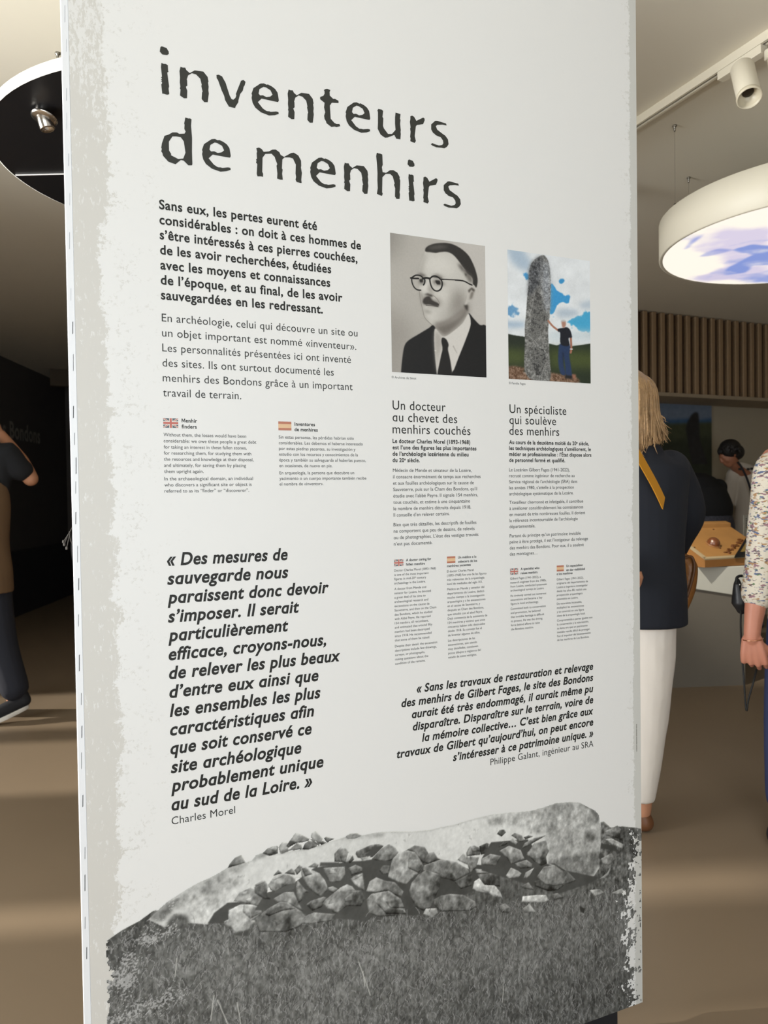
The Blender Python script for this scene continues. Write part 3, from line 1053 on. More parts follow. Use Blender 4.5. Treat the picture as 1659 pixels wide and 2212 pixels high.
STONES = [
 (214,'s',[(1240,5612),(1447,5762),(1582,5854),(1746,5925),(1913,5996),(2126,6073),(2373,6128),(2593,6207),(2688,6251),(3022,6268),(3143,6282),(3217,6356),(3205,6369),(3372,6380),(3695,6306),(4167,6294),(4489,6290),(4620,6319),(4850,6343),(5050,6359),(5421,6318),(5731,6318),(5903,6275),(5723,6319),(6098,6267),(6518,6182),(6968,6134),(7207,6147),(7510,6134),(7901,6169),(8483,6179),(8911,6140),(9477,6073),(9847,6094),(10169,6126),(10550,6087),(10827,6024),(11077,5871),(11274,5755),(11387,5630),(11400,5477),(11440,5190),(11452,4956),(11377,4599),(11461,4442),(11230,4213),(10668,4222),(8946,4845),(7802,4964),(5935,5512),(3967,5756),(3058,5623),(2295,5262),(1961,5375),(1514,5407)]),
 (166,'m',[(9295,6077),(9847,6094),(10169,6126),(10550,6087),(10827,6024),(11077,5871),(11387,5630),(11452,4956),(11377,4599),(11231,4259),(10669,4268),(10397,4577),(9939,4788),(9970,5208),(9840,5458),(9343,5711),(9036,5989)]),
 (188,'m',[(8211,6198),(8911,6133),(9477,6066),(9844,5838),(9473,5686),(8958,5851),(8456,6055)]),
 (125,'m',[(9939,4788),(10047,4878),(10537,4844),(11407,4779),(11433,4448),(11089,4221),(10669,4268),(10397,4555)]),
 (90,'m',[(10827,6024),(11106,5878),(11289,5752),(11387,5630),(11371,5477),(11244,5587),(11189,5770),(10965,5915)]),
 (95,'m',[(11029,5271),(11240,5206),(11282,5083),(11069,5056)]),
 (150,'m',[(8358,6095),(8707,6073),(8706,5942),(8405,5956)]),
 (165,'m',[(1477,5786),(1913,5996),(2373,6128),(2688,6251),(3086,6262),(2907,6123),(2606,6093),(2936,5973),(2966,5870),(2522,5794),(2243,5795),(2028,5719),(1906,5654),(1712,5684),(1444,5578)]),
 (196,'m',[(2243,5795),(2522,5794),(2900,5756),(2946,5649),(2691,5596),(2470,5504),(2311,5305),(2022,5391),(1906,5638),(2028,5719)]),
 (120,'m',[(1284,5648),(1462,5790),(1850,5885),(1774,5794),(1591,5604),(1516,5514),(1341,5572)]),
 (70,'d',[(2675,5584),(2881,5552),(2911,5496),(2688,5453),(2685,5262),(2605,5217),(2465,5236),(2295,5277),(2422,5452)]),
 (85,'m',[(1559,5473),(1695,5595),(1904,5545),(1991,5367),(1779,5310),(1572,5392)]),
 (150,'r',[(2688,6251),(2720,6307),(2817,6407),(2948,6436),(3022,6276),(2878,6258)]),
 (105,'r',[(2688,6251),(2744,6318),(2886,6259)]),
 (95,'r',[(3356,6384),(3447,6454),(3629,6474),(3660,6460),(3658,6321),(3494,6306)]),
 (190,'r',[(3463,6451),(3632,6470),(3644,6406),(3545,6390)]),
 (135,'m',[(3143,6282),(3209,6365),(3364,6382),(3461,6321)]),
 (140,'r',[(2786,5590),(2900,5724),(3109,5773),(3269,5672),(3479,5461),(3345,5330),(3103,5451),(2896,5548)]),
 (205,'r',[(2948,5729),(3060,5720),(3026,5647),(2947,5665)]),
 (195,'r',[(3009,5570),(3122,5576),(3120,5480),(3040,5515)]),
 (195,'r',[(2688,5437),(2911,5496),(3119,5448),(3280,5361),(3327,5236),(3114,5142),(3243,5110),(3096,5033),(3062,4960),(2806,4976),(2745,5071),(2605,5186),(2598,5251),(2685,5262)]),
 (155,'r',[(2975,5481),(3280,5361),(3327,5236),(3098,5178),(2957,5341)]),
 (72,'d',[(2806,4968),(3062,4960),(3044,4852),(2790,4936)]),
 (120,'r',[(3365,6382),(3435,6443),(3543,6474),(3650,6422),(3618,6352),(3494,6325)]),
 (195,'r',[(3465,6444),(3620,6474),(3650,6422),(3618,6375),(3557,6403)]),
 (180,'r',[(3666,6434),(3737,6519),(3838,6491),(3867,6362),(3695,6321)]),
 (90,'d',[(3695,6321),(3867,6362),(3867,6317),(3741,6296)]),
 (168,'r',[(3829,6432),(3854,6473),(4014,6649),(4108,6607),(4298,6477),(4281,6441),(4137,6431),(4058,6447),(3868,6393)]),
 (110,'r',[(3829,6432),(3917,6529),(4043,6466),(3868,6385)]),
 (138,'r',[(3851,6327),(4042,6443),(4136,6385),(4143,6299)]),
 (105,'r',[(4143,6299),(4201,6403),(4281,6441),(4361,6402),(4456,6297),(4278,6271)]),
 (188,'r',[(4318,6512),(4348,6583),(4429,6599),(4509,6505),(4572,6422),(4538,6351),(4489,6337),(4362,6448)]),
 (85,'d',[(4298,6469),(4362,6448),(4505,6318),(4489,6290),(4409,6346)]),
 (120,'r',[(4490,6345),(4572,6383),(4644,6330),(4538,6304)]),
 (100,'r',[(4589,6427),(4638,6448),(4818,6374),(4718,6346),(4652,6328)]),
 (140,'r',[(5050,6375),(5152,6411),(5303,6389),(5404,6321),(5268,6292),(5100,6318)]),
 (168,'m',[(5421,6310),(5731,6321),(5903,6275),(5902,6215),(5626,6245),(4950,6324),(5050,6367)]),
 (75,'d',[(3186,5324),(3389,5580),(3997,5688),(4385,5883),(4579,5872),(5076,5862),(5447,5800),(5895,5738),(5881,4847),(5513,4546),(4676,4812),(3956,5095)]),
 (110,'r',[(3194,5775),(3378,5856),(3453,5748),(3435,5600),(3494,5464),(3372,5493),(3192,5655)]),
 (160,'r',[(3195,5806),(3363,5867),(3408,5819),(3224,5769)]),
 (120,'r',[(3563,5906),(3658,6000),(3734,5915)]),
 (132,'r',[(3781,5905),(3923,5966),(3985,5907),(4000,5826)]),
 (120,'r',[(3986,5922),(4082,6002),(4145,5957),(4112,5879),(4031,5819)]),
 (152,'r',[(4257,5926),(4402,5980),(4483,5924),(4449,5869)]),
 (148,'r',[(3453,5748),(3563,5876),(3719,5903),(3874,5854),(3999,5749),(3997,5642),(3776,5645),(3589,5580),(3497,5631)]),
 (190,'r',[(3531,5837),(3703,5906),(3780,5874),(3717,5842),(3577,5812)]),
 (88,'d',[(3558,5572),(3777,5660),(4013,5669),(3964,5556),(3712,5537)]),
 (158,'r',[(4810,5918),(4813,6075),(4914,6165),(5047,6138),(5121,6043),(5061,5992),(5042,5853)]),
 (112,'r',[(4928,6004),(5095,6017),(5050,5835),(4959,5886)]),
 (190,'r',[(5059,5865),(5111,5982),(5195,5972),(5227,5878),(5125,5820)]),
 (110,'r',[(5109,5855),(5203,5962),(5227,5870),(5142,5816)]),
 (82,'d',[(4516,5964),(4909,5881),(4908,5802),(4498,5890)]),
 (148,'r',[(4579,5841),(5024,5770),(5038,5616),(4936,5480),(4705,5515),(4609,5709)]),
 (190,'r',[(4709,5797),(4840,5722),(4839,5659),(4691,5699)]),
 (138,'r',[(5107,5728),(5259,5759),(5428,5659),(5444,5592),(5172,5555)]),
 (115,'r',[(5263,5982),(5281,6026),(5589,6092),(5779,6078),(5883,6016),(5637,5840),(5431,5851),(5312,5892)]),
 (70,'d',[(5449,5912),(5587,5963),(5623,6053),(5866,6020),(5672,5865),(5517,5881)]),
 (178,'r',[(5363,5881),(5586,5867),(5584,5771),(5447,5752)]),
 (170,'r',[(5145,5497),(5239,5540),(5478,5552),(5683,5459),(5491,5292),(5437,5175),(5236,5365)]),
 (195,'r',[(5187,5464),(5341,5550),(5478,5552),(5340,5486),(5204,5452)]),
 (160,'r',[(4113,5941),(4209,5944),(4352,5843),(4496,5749),(4607,5584),(4654,5448),(4653,5369),(4504,5278),(4408,5362),(4281,5485),(4203,5611),(4126,5783)]),
 (120,'r',[(4129,5938),(4224,5917),(4350,5765),(4189,5754)]),
 (138,'r',[(4012,5592),(4038,5718),(4185,5506),(4280,5423),(4184,5429),(4118,5289),(4053,5257),(4009,5469)]),
 (175,'r',[(4670,5428),(4769,5430),(4875,5351),(4767,5296),(4669,5366)]),
 (142,'r',[(3540,5454),(3775,5538),(3962,5495),(4053,5257),(4146,5080),(3989,5180),(3802,5331),(3631,5371)]),
 (125,'r',[(3183,5143),(3445,5293),(3694,5372),(3833,5324),(4114,5073),(4239,4887),(4045,4779),(3792,4749),(3269,4879)]),
 (100,'r',[(3382,5201),(3692,5296),(3988,5164),(3721,5181),(3457,5138)]),
 (132,'r',[(4212,5189),(4309,5244),(4569,5263),(4634,5232),(4533,5067),(4338,5035)]),
 (178,'r',[(4542,5128),(4601,5193),(4934,5369),(5068,5402),(5185,5329),(5251,5234),(5083,5256),(4698,5138),(4647,5009)]),
 (124,'r',[(4933,5306),(5387,5203),(5452,5011),(5364,4887),(5061,4958),(4859,4863),(4777,4899),(4728,4942),(4647,5009),(4698,5138)]),
 (155,'r',[(4997,5117),(5200,5213),(5163,5046),(5029,5046)]),
 (165,'r',[(4648,5087),(4780,5088),(4777,4930),(4647,5009)]),
 (70,'d',[(4842,4852),(5078,4955),(5381,4883),(5177,4867),(5008,4780)]),
 (150,'r',[(4176,4965),(4370,4996),(4809,4859),(4725,4738),(4561,4762),(4301,4778),(4142,4833)]),
 (68,'d',[(5384,5803),(5604,5791),(6070,5710),(6435,5828),(6901,5626),(7217,5452),(7908,5088),(8076,5162),(8667,4999),(8662,4552),(7963,4598),(7285,4499),(6765,4371),(6415,4437),(5480,4921)]),
 (124,'r',[(5604,5791),(5830,5969),(6000,6030),(6150,5921),(6215,5820),(6127,5681),(5919,5690)]),
 (115,'r',[(5776,5529),(5862,5615),(6021,5581),(5990,5413),(5859,5424)]),
 (108,'r',[(6416,5832),(6591,5885),(6825,5802),(6902,5661),(6880,5523),(6781,5473),(6703,5560),(6570,5747)]),
 (112,'r',[(6902,5661),(7040,5651),(7138,5487),(7057,5450),(6879,5434),(6791,5488)]),
 (164,'r',[(5970,5348),(6030,5562),(6070,5693),(6205,5805),(6435,5810),(6589,5743),(6704,5578),(6789,5400),(6699,5277),(6582,5249),(6367,5102),(6196,5193)]),
 (122,'r',[(6432,5617),(6684,5564),(6779,5384),(6680,5281),(6430,5441)]),
 (132,'r',[(6780,5419),(7218,5461),(7581,5322),(7866,5097),(7886,5019),(7514,4918),(7372,4995),(7192,5062),(7094,5191),(6778,5295)]),
 (120,'r',[(6502,5107),(6660,5250),(6857,5314),(7193,5133),(7190,4954),(7149,4837),(7046,4663),(6944,4489),(6766,4460),(6592,4590),(6478,4812),(6451,4959)]),
 (65,'d',[(7192,5062),(7373,5004),(7594,4809),(7633,4673),(7289,4806),(7148,4801)]),
 (100,'r',[(7514,4909),(7927,5010),(7967,4891),(7944,4731),(7675,4718)]),
 (150,'r',[(5483,5161),(5560,5351),(5709,5405),(5894,5295),(6120,5210),(6317,4972),(6267,4860),(6116,4948),(5966,5069),(5686,5098)]),
 (154,'r',[(5481,4990),(5593,5085),(5985,5065),(6116,4948),(6247,4830),(6377,4482),(6147,4502),(5734,4584),(5531,4701)]),
 (110,'r',[(5906,4856),(6248,4847),(6340,4614),(6017,4690)]),
 (104,'r',[(5719,4848),(5851,4921),(5980,4717),(6301,4588),(6377,4482),(5921,4591)]),
 (126,'r',[(7006,4636),(7186,4684),(7408,4670),(7735,4577),(8023,4364),(8063,4244),(7895,4191),(7182,4343),(7024,4524)]),
 (182,'r',[(6765,4389),(6825,4490),(7083,4438),(7121,4321),(6980,4247)]),
 (168,'r',[(7602,5372),(7747,5478),(7890,5348),(7847,5210),(7663,5322)]),
 (118,'r',[(7819,5472),(7893,5585),(8019,5596),(8185,5471),(8162,5365),(7829,5397)]),
 (145,'r',[(7914,5599),(8123,5539),(8185,5452),(7975,5459)]),
 (85,'r',[(8144,5553),(8334,5588),(8387,5559),(8353,5362),(8183,5360)]),
 (145,'r',[(8398,5557),(8547,5536),(8588,5333),(8353,5362)]),
 (150,'r',[(7911,5380),(8141,5314),(8054,5093),(7907,5015),(7847,5229)]),
 (195,'r',[(8033,5079),(8327,4997),(8666,4887),(8326,4924),(8073,4978)]),
 (88,'r',[(8073,4942),(8625,4877),(8662,4552),(8196,4693),(8114,4859)]),
 (205,'r',[(7964,4653),(8008,4809),(8135,4854),(8259,4679),(8556,4575),(8660,4402),(8553,4333),(8362,4452),(8089,4570)]),
 (72,'d',[(8450,5580),(9392,5458),(9624,5145),(9912,4794),(10424,4526),(11372,4159),(11200,4081),(10200,4031),(9380,4441),(8195,5007),(8199,5265)]),
 (95,'r',[(8597,5735),(8666,5809),(8779,5798),(8829,5723),(8714,5653)]),
 (122,'r',[(8968,5630),(9058,5667),(9237,5577),(9313,5440),(9184,5433),(9082,5541)]),
 (188,'r',[(8928,5506),(9005,5557),(9132,5443),(9080,5388)]),
 (112,'r',[(8624,5437),(8751,5520),(8902,5489),(8800,5444)]),
 (88,'r',[(9288,5523),(9419,5541),(9549,5493),(9340,5468)]),
 (145,'r',[(9234,5269),(9313,5385),(9549,5449),(9893,5448),(9574,5355),(9390,5303)]),
 (160,'r',[(8648,5345),(8902,5413),(9207,5252),(9308,5032),(8947,4976),(8847,5151)]),
 (165,'r',[(9362,5154),(9546,5227),(9413,5099)]),
 (134,'r',[(9361,5110),(9574,5333),(9892,5336),(9969,5074),(9887,4956),(9912,4816),(9752,4783),(9569,4933)]),
 (100,'r',[(9465,5044),(9834,4967),(9912,4794),(9752,4783),(9569,4911)]),
 (138,'r',[(8199,5265),(8422,5326),(8696,5226),(8568,5035),(8197,5136)]),
 (128,'r',[(9024,4982),(9360,4999),(9516,4878),(9488,4795),(9202,4834)]),
 (192,'r',[(8817,4763),(8946,4911),(9125,4806),(9227,4718),(9148,4647),(8892,4681)]),
 (178,'r',[(9277,4597),(9331,4718),(9567,4778),(9460,4645),(9355,4579)]),
 (92,'r',[(9563,4467),(9962,4468),(10041,4293),(10420,4209),(10201,4122),(9932,4160),(9588,4350)]),
 (134,'r',[(9617,4544),(9831,4744),(10153,4720),(10478,4492),(10724,4232),(10530,4207),(10094,4236),(9853,4335)]),
 (62,'d',[(9939,4811),(10127,4748),(10424,4526),(10369,4515),(10126,4715)]),
 (208,'r',[(8191,4685),(8513,4613),(8661,4427),(8735,4257),(8436,4435),(8190,4577)]),
 (208,'r',[(9219,4079),(9246,4194),(9612,4143),(9877,4083),(9956,3930),(9822,3916),(9610,3976)]),
 (140,'r',[(9198,4437),(9406,4479),(9561,4267),(9249,4382)]),
 (172,'r',[(9243,3918),(9426,3986),(9608,3742),(9294,3817)]),
 (125,'r',[(8632,4128),(8784,4147),(8960,3985),(8908,3909),(8680,3964)]),
 (125,'r',[(10065,4062),(10200,4054),(10362,3903),(10090,3921)]),
 (88,'g',[(11428,5448),(11529,5452),(11759,5245),(11993,5247),(12258,5149),(12527,5121),(12550,4211),(12186,3814),(11457,3977),(11377,4599),(11452,4956)]),
 (135,'r',[(11555,5215),(11934,5282),(12051,5165),(11961,4971),(11583,5116)]),
 (200,'r',[(11568,5026),(11756,5012),(12106,4801),(12076,4689),(11755,4872)]),
 (62,'d',[(11452,4956),(11784,4842),(12016,4631),(11812,4696),(11437,4843)]),
 (62,'d',[(11363,4626),(11436,4750),(11521,4639),(11434,4564)]),
 (140,'r',[(11434,4587),(11753,4661),(11868,4473),(11663,4376),(11490,4459)]),
 (188,'r',[(11372,4112),(11603,4202),(11720,4317),(11661,4166),(11544,4098)]),
 (172,'r',[(11085,3922),(11398,3874),(11541,3748),(11254,3721)]),
 (168,'r',[(11744,3702),(12067,3746),(12155,3608),(11860,3628)]),
 (45,'d',[(10801,3618),(10968,3510),(10939,3401),(10828,3474)]),
]
GRASS = [(515, 5391), (780, 5524), (1081, 5618), (1324, 5746), (2063, 5640), (3281, 5621), (5177, 5472), (6629, 5348), (8666, 4909), (10148, 4589), (11335, 4663), (11477, 5295), (12098, 5231), (12707, 5058), (12663, 700), (479, 700)]
PORTRAIT = [
 ((190,186,181),'f',60,0,[(1016,1061),(1004,348),(742,332),(610,1021)]),
 ((152,147,141),'f',50,0,[(-21,480),(246,303),(104,-6),(-31,-12)]),
 ((140,136,130),'f',45,0,[(-11,1008),(123,1022),(26,820),(-15,816)]),
 ((193,190,184),'f',2,0,[(358,899),(396,892),(508,908),(594,916),(665,892),(722,842),(772,787),(800,729),(821,690),(806,639),(776,586),(789,537),(796,487),(780,440),(670,358),(558,292),(498,308),(456,340),(414,367),(359,398),(335,426),(319,479),(299,536),(286,599),(291,648),(282,735),(296,781),(318,831),(347,878)]),
 ((208,205,199),'f',28,0,[(395,863),(593,881),(649,826),(663,757),(534,747),(365,752),(367,826)]),
 ((165,161,155),'f',10,0,[(282,735),(296,781),(318,831),(347,878),(367,870),(339,809),(323,739)]),
 ((150,146,140),'f',8,0,[(290,609),(334,573),(326,514),(346,432),(387,390),(359,398),(335,426),(319,479),(299,536)]),
 ((140,135,129),'f',26,0,[(623,575),(675,629),(733,658),(768,585),(782,511),(701,460),(599,409),(499,373),(457,380),(571,427),(615,499)]),
 ((112,106,100),'f',12,0,[(775,531),(804,538),(803,487),(773,440),(670,358),(558,292),(498,308),(428,358),(470,366),(570,392),(671,428),(730,472)]),
 ((210,206,200),'f',18,0,[(360,457),(444,448),(457,414),(387,410)]),
 ((212,208,202),'f',24,0,[(461,612),(589,637),(573,571),(502,536)]),
 ((46,44,42),'f',2,0,[(358,899),(361,924),(397,946),(467,968),(573,982),(652,978),(738,954),(810,916),(854,869),(889,812),(912,748),(910,707),(895,676),(862,698),(855,743),(808,780),(758,816),(708,861),(651,901),(587,917),(508,908),(466,899),(410,899)]),
 ((85,82,78),'f',8,0,[(396,937),(509,962),(609,957),(509,932),(396,917)]),
 ((112,108,102),'f',7,0,[(750,800),(786,788),(855,753),(854,700),(814,720),(771,767)]),
 ((96,92,88),'f',7,0,[(700,846),(751,825),(779,787),(743,789),(707,821)]),
 ((60,57,54),'f',4,0,[(757,806),(837,782),(859,754),(808,770)]),
 ((60,57,54),'f',3,0,[(772,777),(793,768),(786,748)]),
 ((188,184,178),'f',2,0,[(806,659),(836,691),(873,694),(891,670),(879,629),(841,576),(804,558),(782,531),(767,540),(790,587)]),
 ((85,80,75),'f',3,0,[(806,649),(847,674),(883,660),(872,639),(843,657),(817,629)]),
 ((110,104,98),'f',5,0,[(842,641),(872,644),(849,591),(819,579)]),
 ((60,56,52),'f',4,0,[(760,535),(804,538),(800,492),(774,510)]),
 ((218,214,208),'f',12,0,[(343,682),(385,675),(370,615),(321,592),(314,611)]),
 ((140,135,129),'f',9,0,[(392,666),(419,619),(439,586),(411,594),(384,626)]),
 ((62,58,54),'f',4,0,[(334,581),(376,594),(418,587),(438,579),(411,570),(376,579)]),
 ((66,62,59),'f',5,0,[(341,559),(390,575),(431,546),(473,534),(494,511),(459,503),(389,511),(350,508),(323,523)]),
 ((182,178,172),'f',4,0,[(368,503),(473,504),(423,484),(374,485)]),
 ((120,115,109),'f',8,0,[(339,468),(388,464),(416,454),(360,450)]),
 ((150,145,139),'f',12,0,[(417,550),(502,566),(523,528),(494,506)]),
 ((105,100,95),'f',6,0,[(275,730),(310,738),(365,723),(337,706),(288,712)]),
 ((110,105,99),'f',7,0,[(414,727),(477,742),(555,724),(505,720)]),
 ((100,96,91),'f',8,0,[(288,692),(336,696),(350,673),(308,650),(291,658)]),
 ((48,45,43),'f',3,0,[(295,688),(323,692),(322,675),(298,671)]),
 ((95,91,86),'f',8,0,[(427,689),(476,702),(533,687),(568,675),(504,665),(455,666)]),
 ((40,38,36),'f',3,0,[(462,694),(501,695),(501,672),(472,670)]),
 ((200,197,192),'f',2,0,[(455,676),(472,668),(462,662)]),
 ((24,24,25),'f',2,0,[(91,-2),(106,101),(128,189),(170,235),(281,290),(386,341),(421,363),(449,345),(455,286),(453,167),(470,-31),(90,-46)]),
 ((24,24,25),'f',2,0,[(810,478),(876,431),(934,395),(1016,361),(1017,-35),(613,-50),(625,25),(703,154),(778,284),(831,398)]),
 ((206,202,197),'f',2,0,[(449,340),(512,294),(558,289),(641,331),(743,398),(807,472),(831,398),(778,284),(703,154),(628,28),(594,124),(449,-27),(463,-26),(445,117),(437,265)]),
 ((168,163,157),'f',10,0,[(456,325),(511,289),(517,220),(480,119),(464,9),(446,166),(440,265)]),
 ((30,29,29),'f',2,0,[(522,275),(561,269),(589,229),(581,193),(601,124),(626,-5),(621,-40),(467,-46),(501,120),(524,190),(514,244)]),
 ((225,222,217),'f',1,0,[(432,181),(446,171),(464,182),(442,176)]),
 ((150,145,140),'f',2,0,[(639,226),(681,168),(678,166),(635,219)]),
 ((140,135,129),'l',1,7,[(288,609),(299,536),(319,479),(335,426),(359,398),(414,366)]),
 ((70,66,62),'l',1,7,[(357,505),(417,505),(483,503)]),
 ((135,130,124),'l',1,7,[(438,581),(474,559),(502,526)]),
 ((128,122,116),'f',9,0,[(449,379),(528,394),(599,421),(672,461),(738,503),(752,484),(671,433),(584,388),(484,362)]),
 ((60,57,54),'f',3,0,[(420,713),(463,727),(526,721),(533,714),(463,716)]),
 ((36,34,33),'f',2,0,[(455,693),(505,696),(508,670),(472,670)]),
 ((40,38,36),'f',2,0,[(291,690),(326,694),(326,673),(298,669)]),
 ((58,54,51),'f',2,0,[(341,554),(390,570),(417,545),(484,528),(491,513),(459,507),(389,516),(350,513),(328,526)]),
 ((22,21,21),'l',1,15,[(212,696),(215,662),(235,629),(266,612),(304,611)]),
 ((22,21,21),'l',1,17,[(216,696),(254,716),(299,717),(326,705),(347,689),(343,665),(332,652)]),
 ((22,21,21),'l',1,20,[(202,692),(233,692),(281,695)]),
 ((22,21,21),'l',1,26,[(326,698),(364,706),(399,704)]),
 ((22,21,21),'l',1,18,[(401,704),(428,722),(463,727),(501,714),(526,694),(529,667),(514,636),(482,619),(447,621),(419,641),(404,672),(398,703)]),
 ((22,21,21),'l',1,17,[(519,708),(604,712),(749,716),(821,698),(851,692)]),
 ((190,186,180),'l',1,5,[(547,704),(662,710)]),
]
MENHIR = [
 ((170,188,206),'f',18,0,[(0,1003),(196,1001),(287,918),(240,843),(118,873),(28,925)]),
 ((62,150,206),'f',4,0,[(507,762),(551,763),(582,732),(630,710),(686,690),(750,703),(742,666),(729,639),(653,639),(580,607),(564,565),(492,544)]),
 ((60,145,200),'f',5,0,[(611,827),(647,836),(695,819),(679,797),(623,776),(611,801)]),
 ((70,150,205),'f',6,0,[(189,808),(209,840),(255,849),(254,783),(200,789)]),
 ((105,155,196),'f',14,0,[(-7,581),(143,541),(135,495),(-9,476)]),
 ((150,175,200),'f',14,0,[(-9,440),(188,448),(187,417),(-10,400)]),
 ((72,165,208),'f',9,0,[(731,503),(863,543),(921,573),(1012,569),(1010,441),(820,430),(812,466),(747,478)]),
 ((178,192,206),'f',14,0,[(564,560),(660,592),(822,588),(879,560),(740,525),(619,517)]),
 ((180,194,208),'f',14,0,[(864,643),(1013,680),(1012,617),(888,608)]),
 ((200,212,218),'f',20,0,[(482,394),(1010,425),(1009,362),(481,327)]),
 ((38,46,36),'f',2,0,[(-3,348),(64,342),(209,336),(212,57),(-8,78)]),
 ((40,50,36),'f',2,0,[(481,299),(576,290),(632,302),(737,289),(1017,329),(1013,-10),(477,32)]),
 ((70,80,44),'f',22,0,[(-5,240),(207,240),(205,113),(-7,103)]),
 ((72,82,44),'f',28,0,[(488,255),(1016,261),(1014,123),(486,100)]),
 ((118,92,74),'n',6,0,[(-7,93),(190,92),(189,56),(493,69),(621,61),(782,58),(806,-7),(-9,-18)]),
 ((150,105,85),'f',4,0,[(758,67),(815,67),(806,30),(758,33)]),
 ((116,116,114),'n',2,0,[(412,996),(459,982),(490,936),(505,860),(511,794),(506,669),(496,540),(487,487),(474,409),(477,306),(487,203),(488,2),(273,1),(197,57),(183,137),(193,291),(195,418),(212,521),(229,674),(246,752),(251,844),(279,917),(334,958)]),
 ((84,86,90),'n',14,0,[(279,912),(334,955),(404,974),(394,815),(362,751),(268,672),(237,680),(251,844)]),
 ((142,146,152),'n',16,0,[(427,961),(490,931),(508,793),(500,566),(437,561),(401,764)]),
 ((70,70,70),'k',6,0,[(330,707),(392,681),(452,532),(419,406),(293,306),(264,397),(281,551)]),
 ((60,60,60),'k',6,0,[(293,265),(417,251),(447,170),(383,44),(320,41),(275,142)]),
 ((168,118,98),'l',2,30,[(477,479),(530,441),(601,409)]),
 ((160,108,88),'l',2,36,[(752,363),(757,279),(749,242)]),
 ((225,225,225),'l',1,14,[(736,269),(771,270)]),
 ((40,58,92),'f',3,0,[(624,306),(737,307),(732,215),(755,112),(758,49),(693,49),(678,134),(659,212),(662,134),(681,61),(621,67),(594,157),(599,261)]),
 ((28,36,56),'f',5,0,[(647,237),(663,238),(665,108),(654,159)]),
 ((26,29,38),'f',2,0,[(594,422),(658,435),(706,443),(747,420),(766,365),(725,356),(730,296),(628,301),(621,392),(597,401)]),
 ((172,128,112),'f',3,0,[(636,487),(691,493),(694,459),(670,434),(646,440)]),
 ((190,190,190),'f',3,0,[(630,481),(643,498),(679,501),(695,482),(683,485),(643,484)]),
 ((35,35,38),'f',4,0,[(677,56),(766,54),(766,28),(676,30)]),
]
INKS = {'b': INK2, 'l': INK3, 's': INK3, 'h': INK2, 'i': INK2, 't': INK2, 'q': INK2, 'c': INK3}
for name, st, lines in TEXT:
    print_block(name, st, lines, INKS[st])

# cut-out style headline
bm = B()
for ch, u, z in TITLE:
    polys = GLYPHS[ch]
    loops = [[Vector(((u + p[0]) / 1e4, PYF, (z + p[1]) / 1e4)) for p in P] for P in polys]
    groups = [[l] for l in loops] if ch == 'i' else [loops]
    for g in groups:
        cu = bpy.data.curves.new('t', 'CURVE')
        cu.dimensions, cu.fill_mode = '2D', 'BOTH'
        for l in g:
            s = cu.splines.new('POLY')
            s.points.add(len(l) - 1)
            for i, p in enumerate(l): s.points[i].co = (p.x, p.z, 0, 1)
            s.use_cyclic_u = True
        o = bpy.data.objects.new('t', cu)
        COL.objects.link(o)
        dg = bpy.context.evaluated_depsgraph_get(); dg.update()
        ev = o.evaluated_get(dg)
        me = ev.to_mesh()
        vs = [bm.verts.new((v.co.x, PYF, v.co.y)) for v in me.vertices]
        for f in me.polygons:
            try: bm.faces.new([vs[i] for i in f.vertices])
            except ValueError: pass
        ev.to_mesh_clear()
        bpy.data.objects.remove(o); bpy.data.curves.remove(cu)
obj('title_lettering', bm, INK, panel)

# flags
m_fw, m_fb, m_fr = mat('flag_white', rgb(225, 222, 216), var=0.0), mat('flag_blue', rgb(92, 104, 112), var=0.0), mat('flag_red', rgb(196, 110, 100), var=0.0)
m_er, m_ey = mat('flag_brick_red', rgb(186, 122, 100), var=0.0), mat('flag_sand', rgb(226, 190, 152), var=0.0)
for kind, a, zb, b_, zt in FLAGS:
    bm = B()
    y = PYF
    def q(pts, mi, lift):
        flat_poly(bm, [(a + (b_ - a) * p[0], y - lift * 0.0001, zb + (zt - zb) * p[1]) for p in pts], mi)
    if kind == 'es':
        q([(0, 0), (1, 0), (1, .27), (0, .27)], 0, 0); q([(0, .27), (1, .27), (1, .73), (0, .73)], 1, 0); q([(0, .73), (1, .73), (1, 1), (0, 1)], 0, 0)
        obj('spanish_flag', bm, [m_er, m_ey], panel)
    else:
        q([(0, 0), (1, 0), (1, 1), (0, 1)], 0, 0)
        for w_, mi, lf in ((.12, 1, 1), (.05, 2, 2)):
            q([(0, 0), (w_ * .7, 0), (1, 1 - w_), (1, 1), (1 - w_ * .7, 1), (0, w_)], mi, lf)
            q([(1, 0), (1, w_), (w_ * .7, 1), (0, 1), (0, 1 - w_), (1 - w_ * .7, 0)], mi, lf)
        for wx, wy, mi, lf in ((.11, .19, 1, 3), (.065, .11, 2, 4)):
            q([(.5 - wx, 0), (.5 + wx, 0), (.5 + wx, 1), (.5 - wx, 1)], mi, lf); q([(0, .5 - wy), (1, .5 - wy), (1, .5 + wy), (0, .5 + wy)], mi, lf + 0.5)
        obj('british_flag', bm, [m_fb, m_fw, m_fr], panel)

# tiny upright credit line at the right edge: too small to read, only its rhythm of characters shows
bm = B()
zc = at_y(1370, 1624, PY).z
k = 0
while zc < at_y(1370, 1566, PY).z:
    h_ = 0.0016 + 0.0012 * ((k * 7) % 5) / 4
    uc = 1.2530
    flat_poly(bm, [(uc, PYF, zc), (uc + 0.0022, PYF, zc), (uc + 0.0022, PYF, zc + h_), (uc, PYF, zc + h_)])
    zc += h_ + (0.0018 if k % 6 == 5 else 0.0007)
    k += 1
obj('side_credit', bm, mat('pale_ink', rgb(128, 125, 118), var=0.0), panel)

M_PRINT = mat_attr('printed_picture')

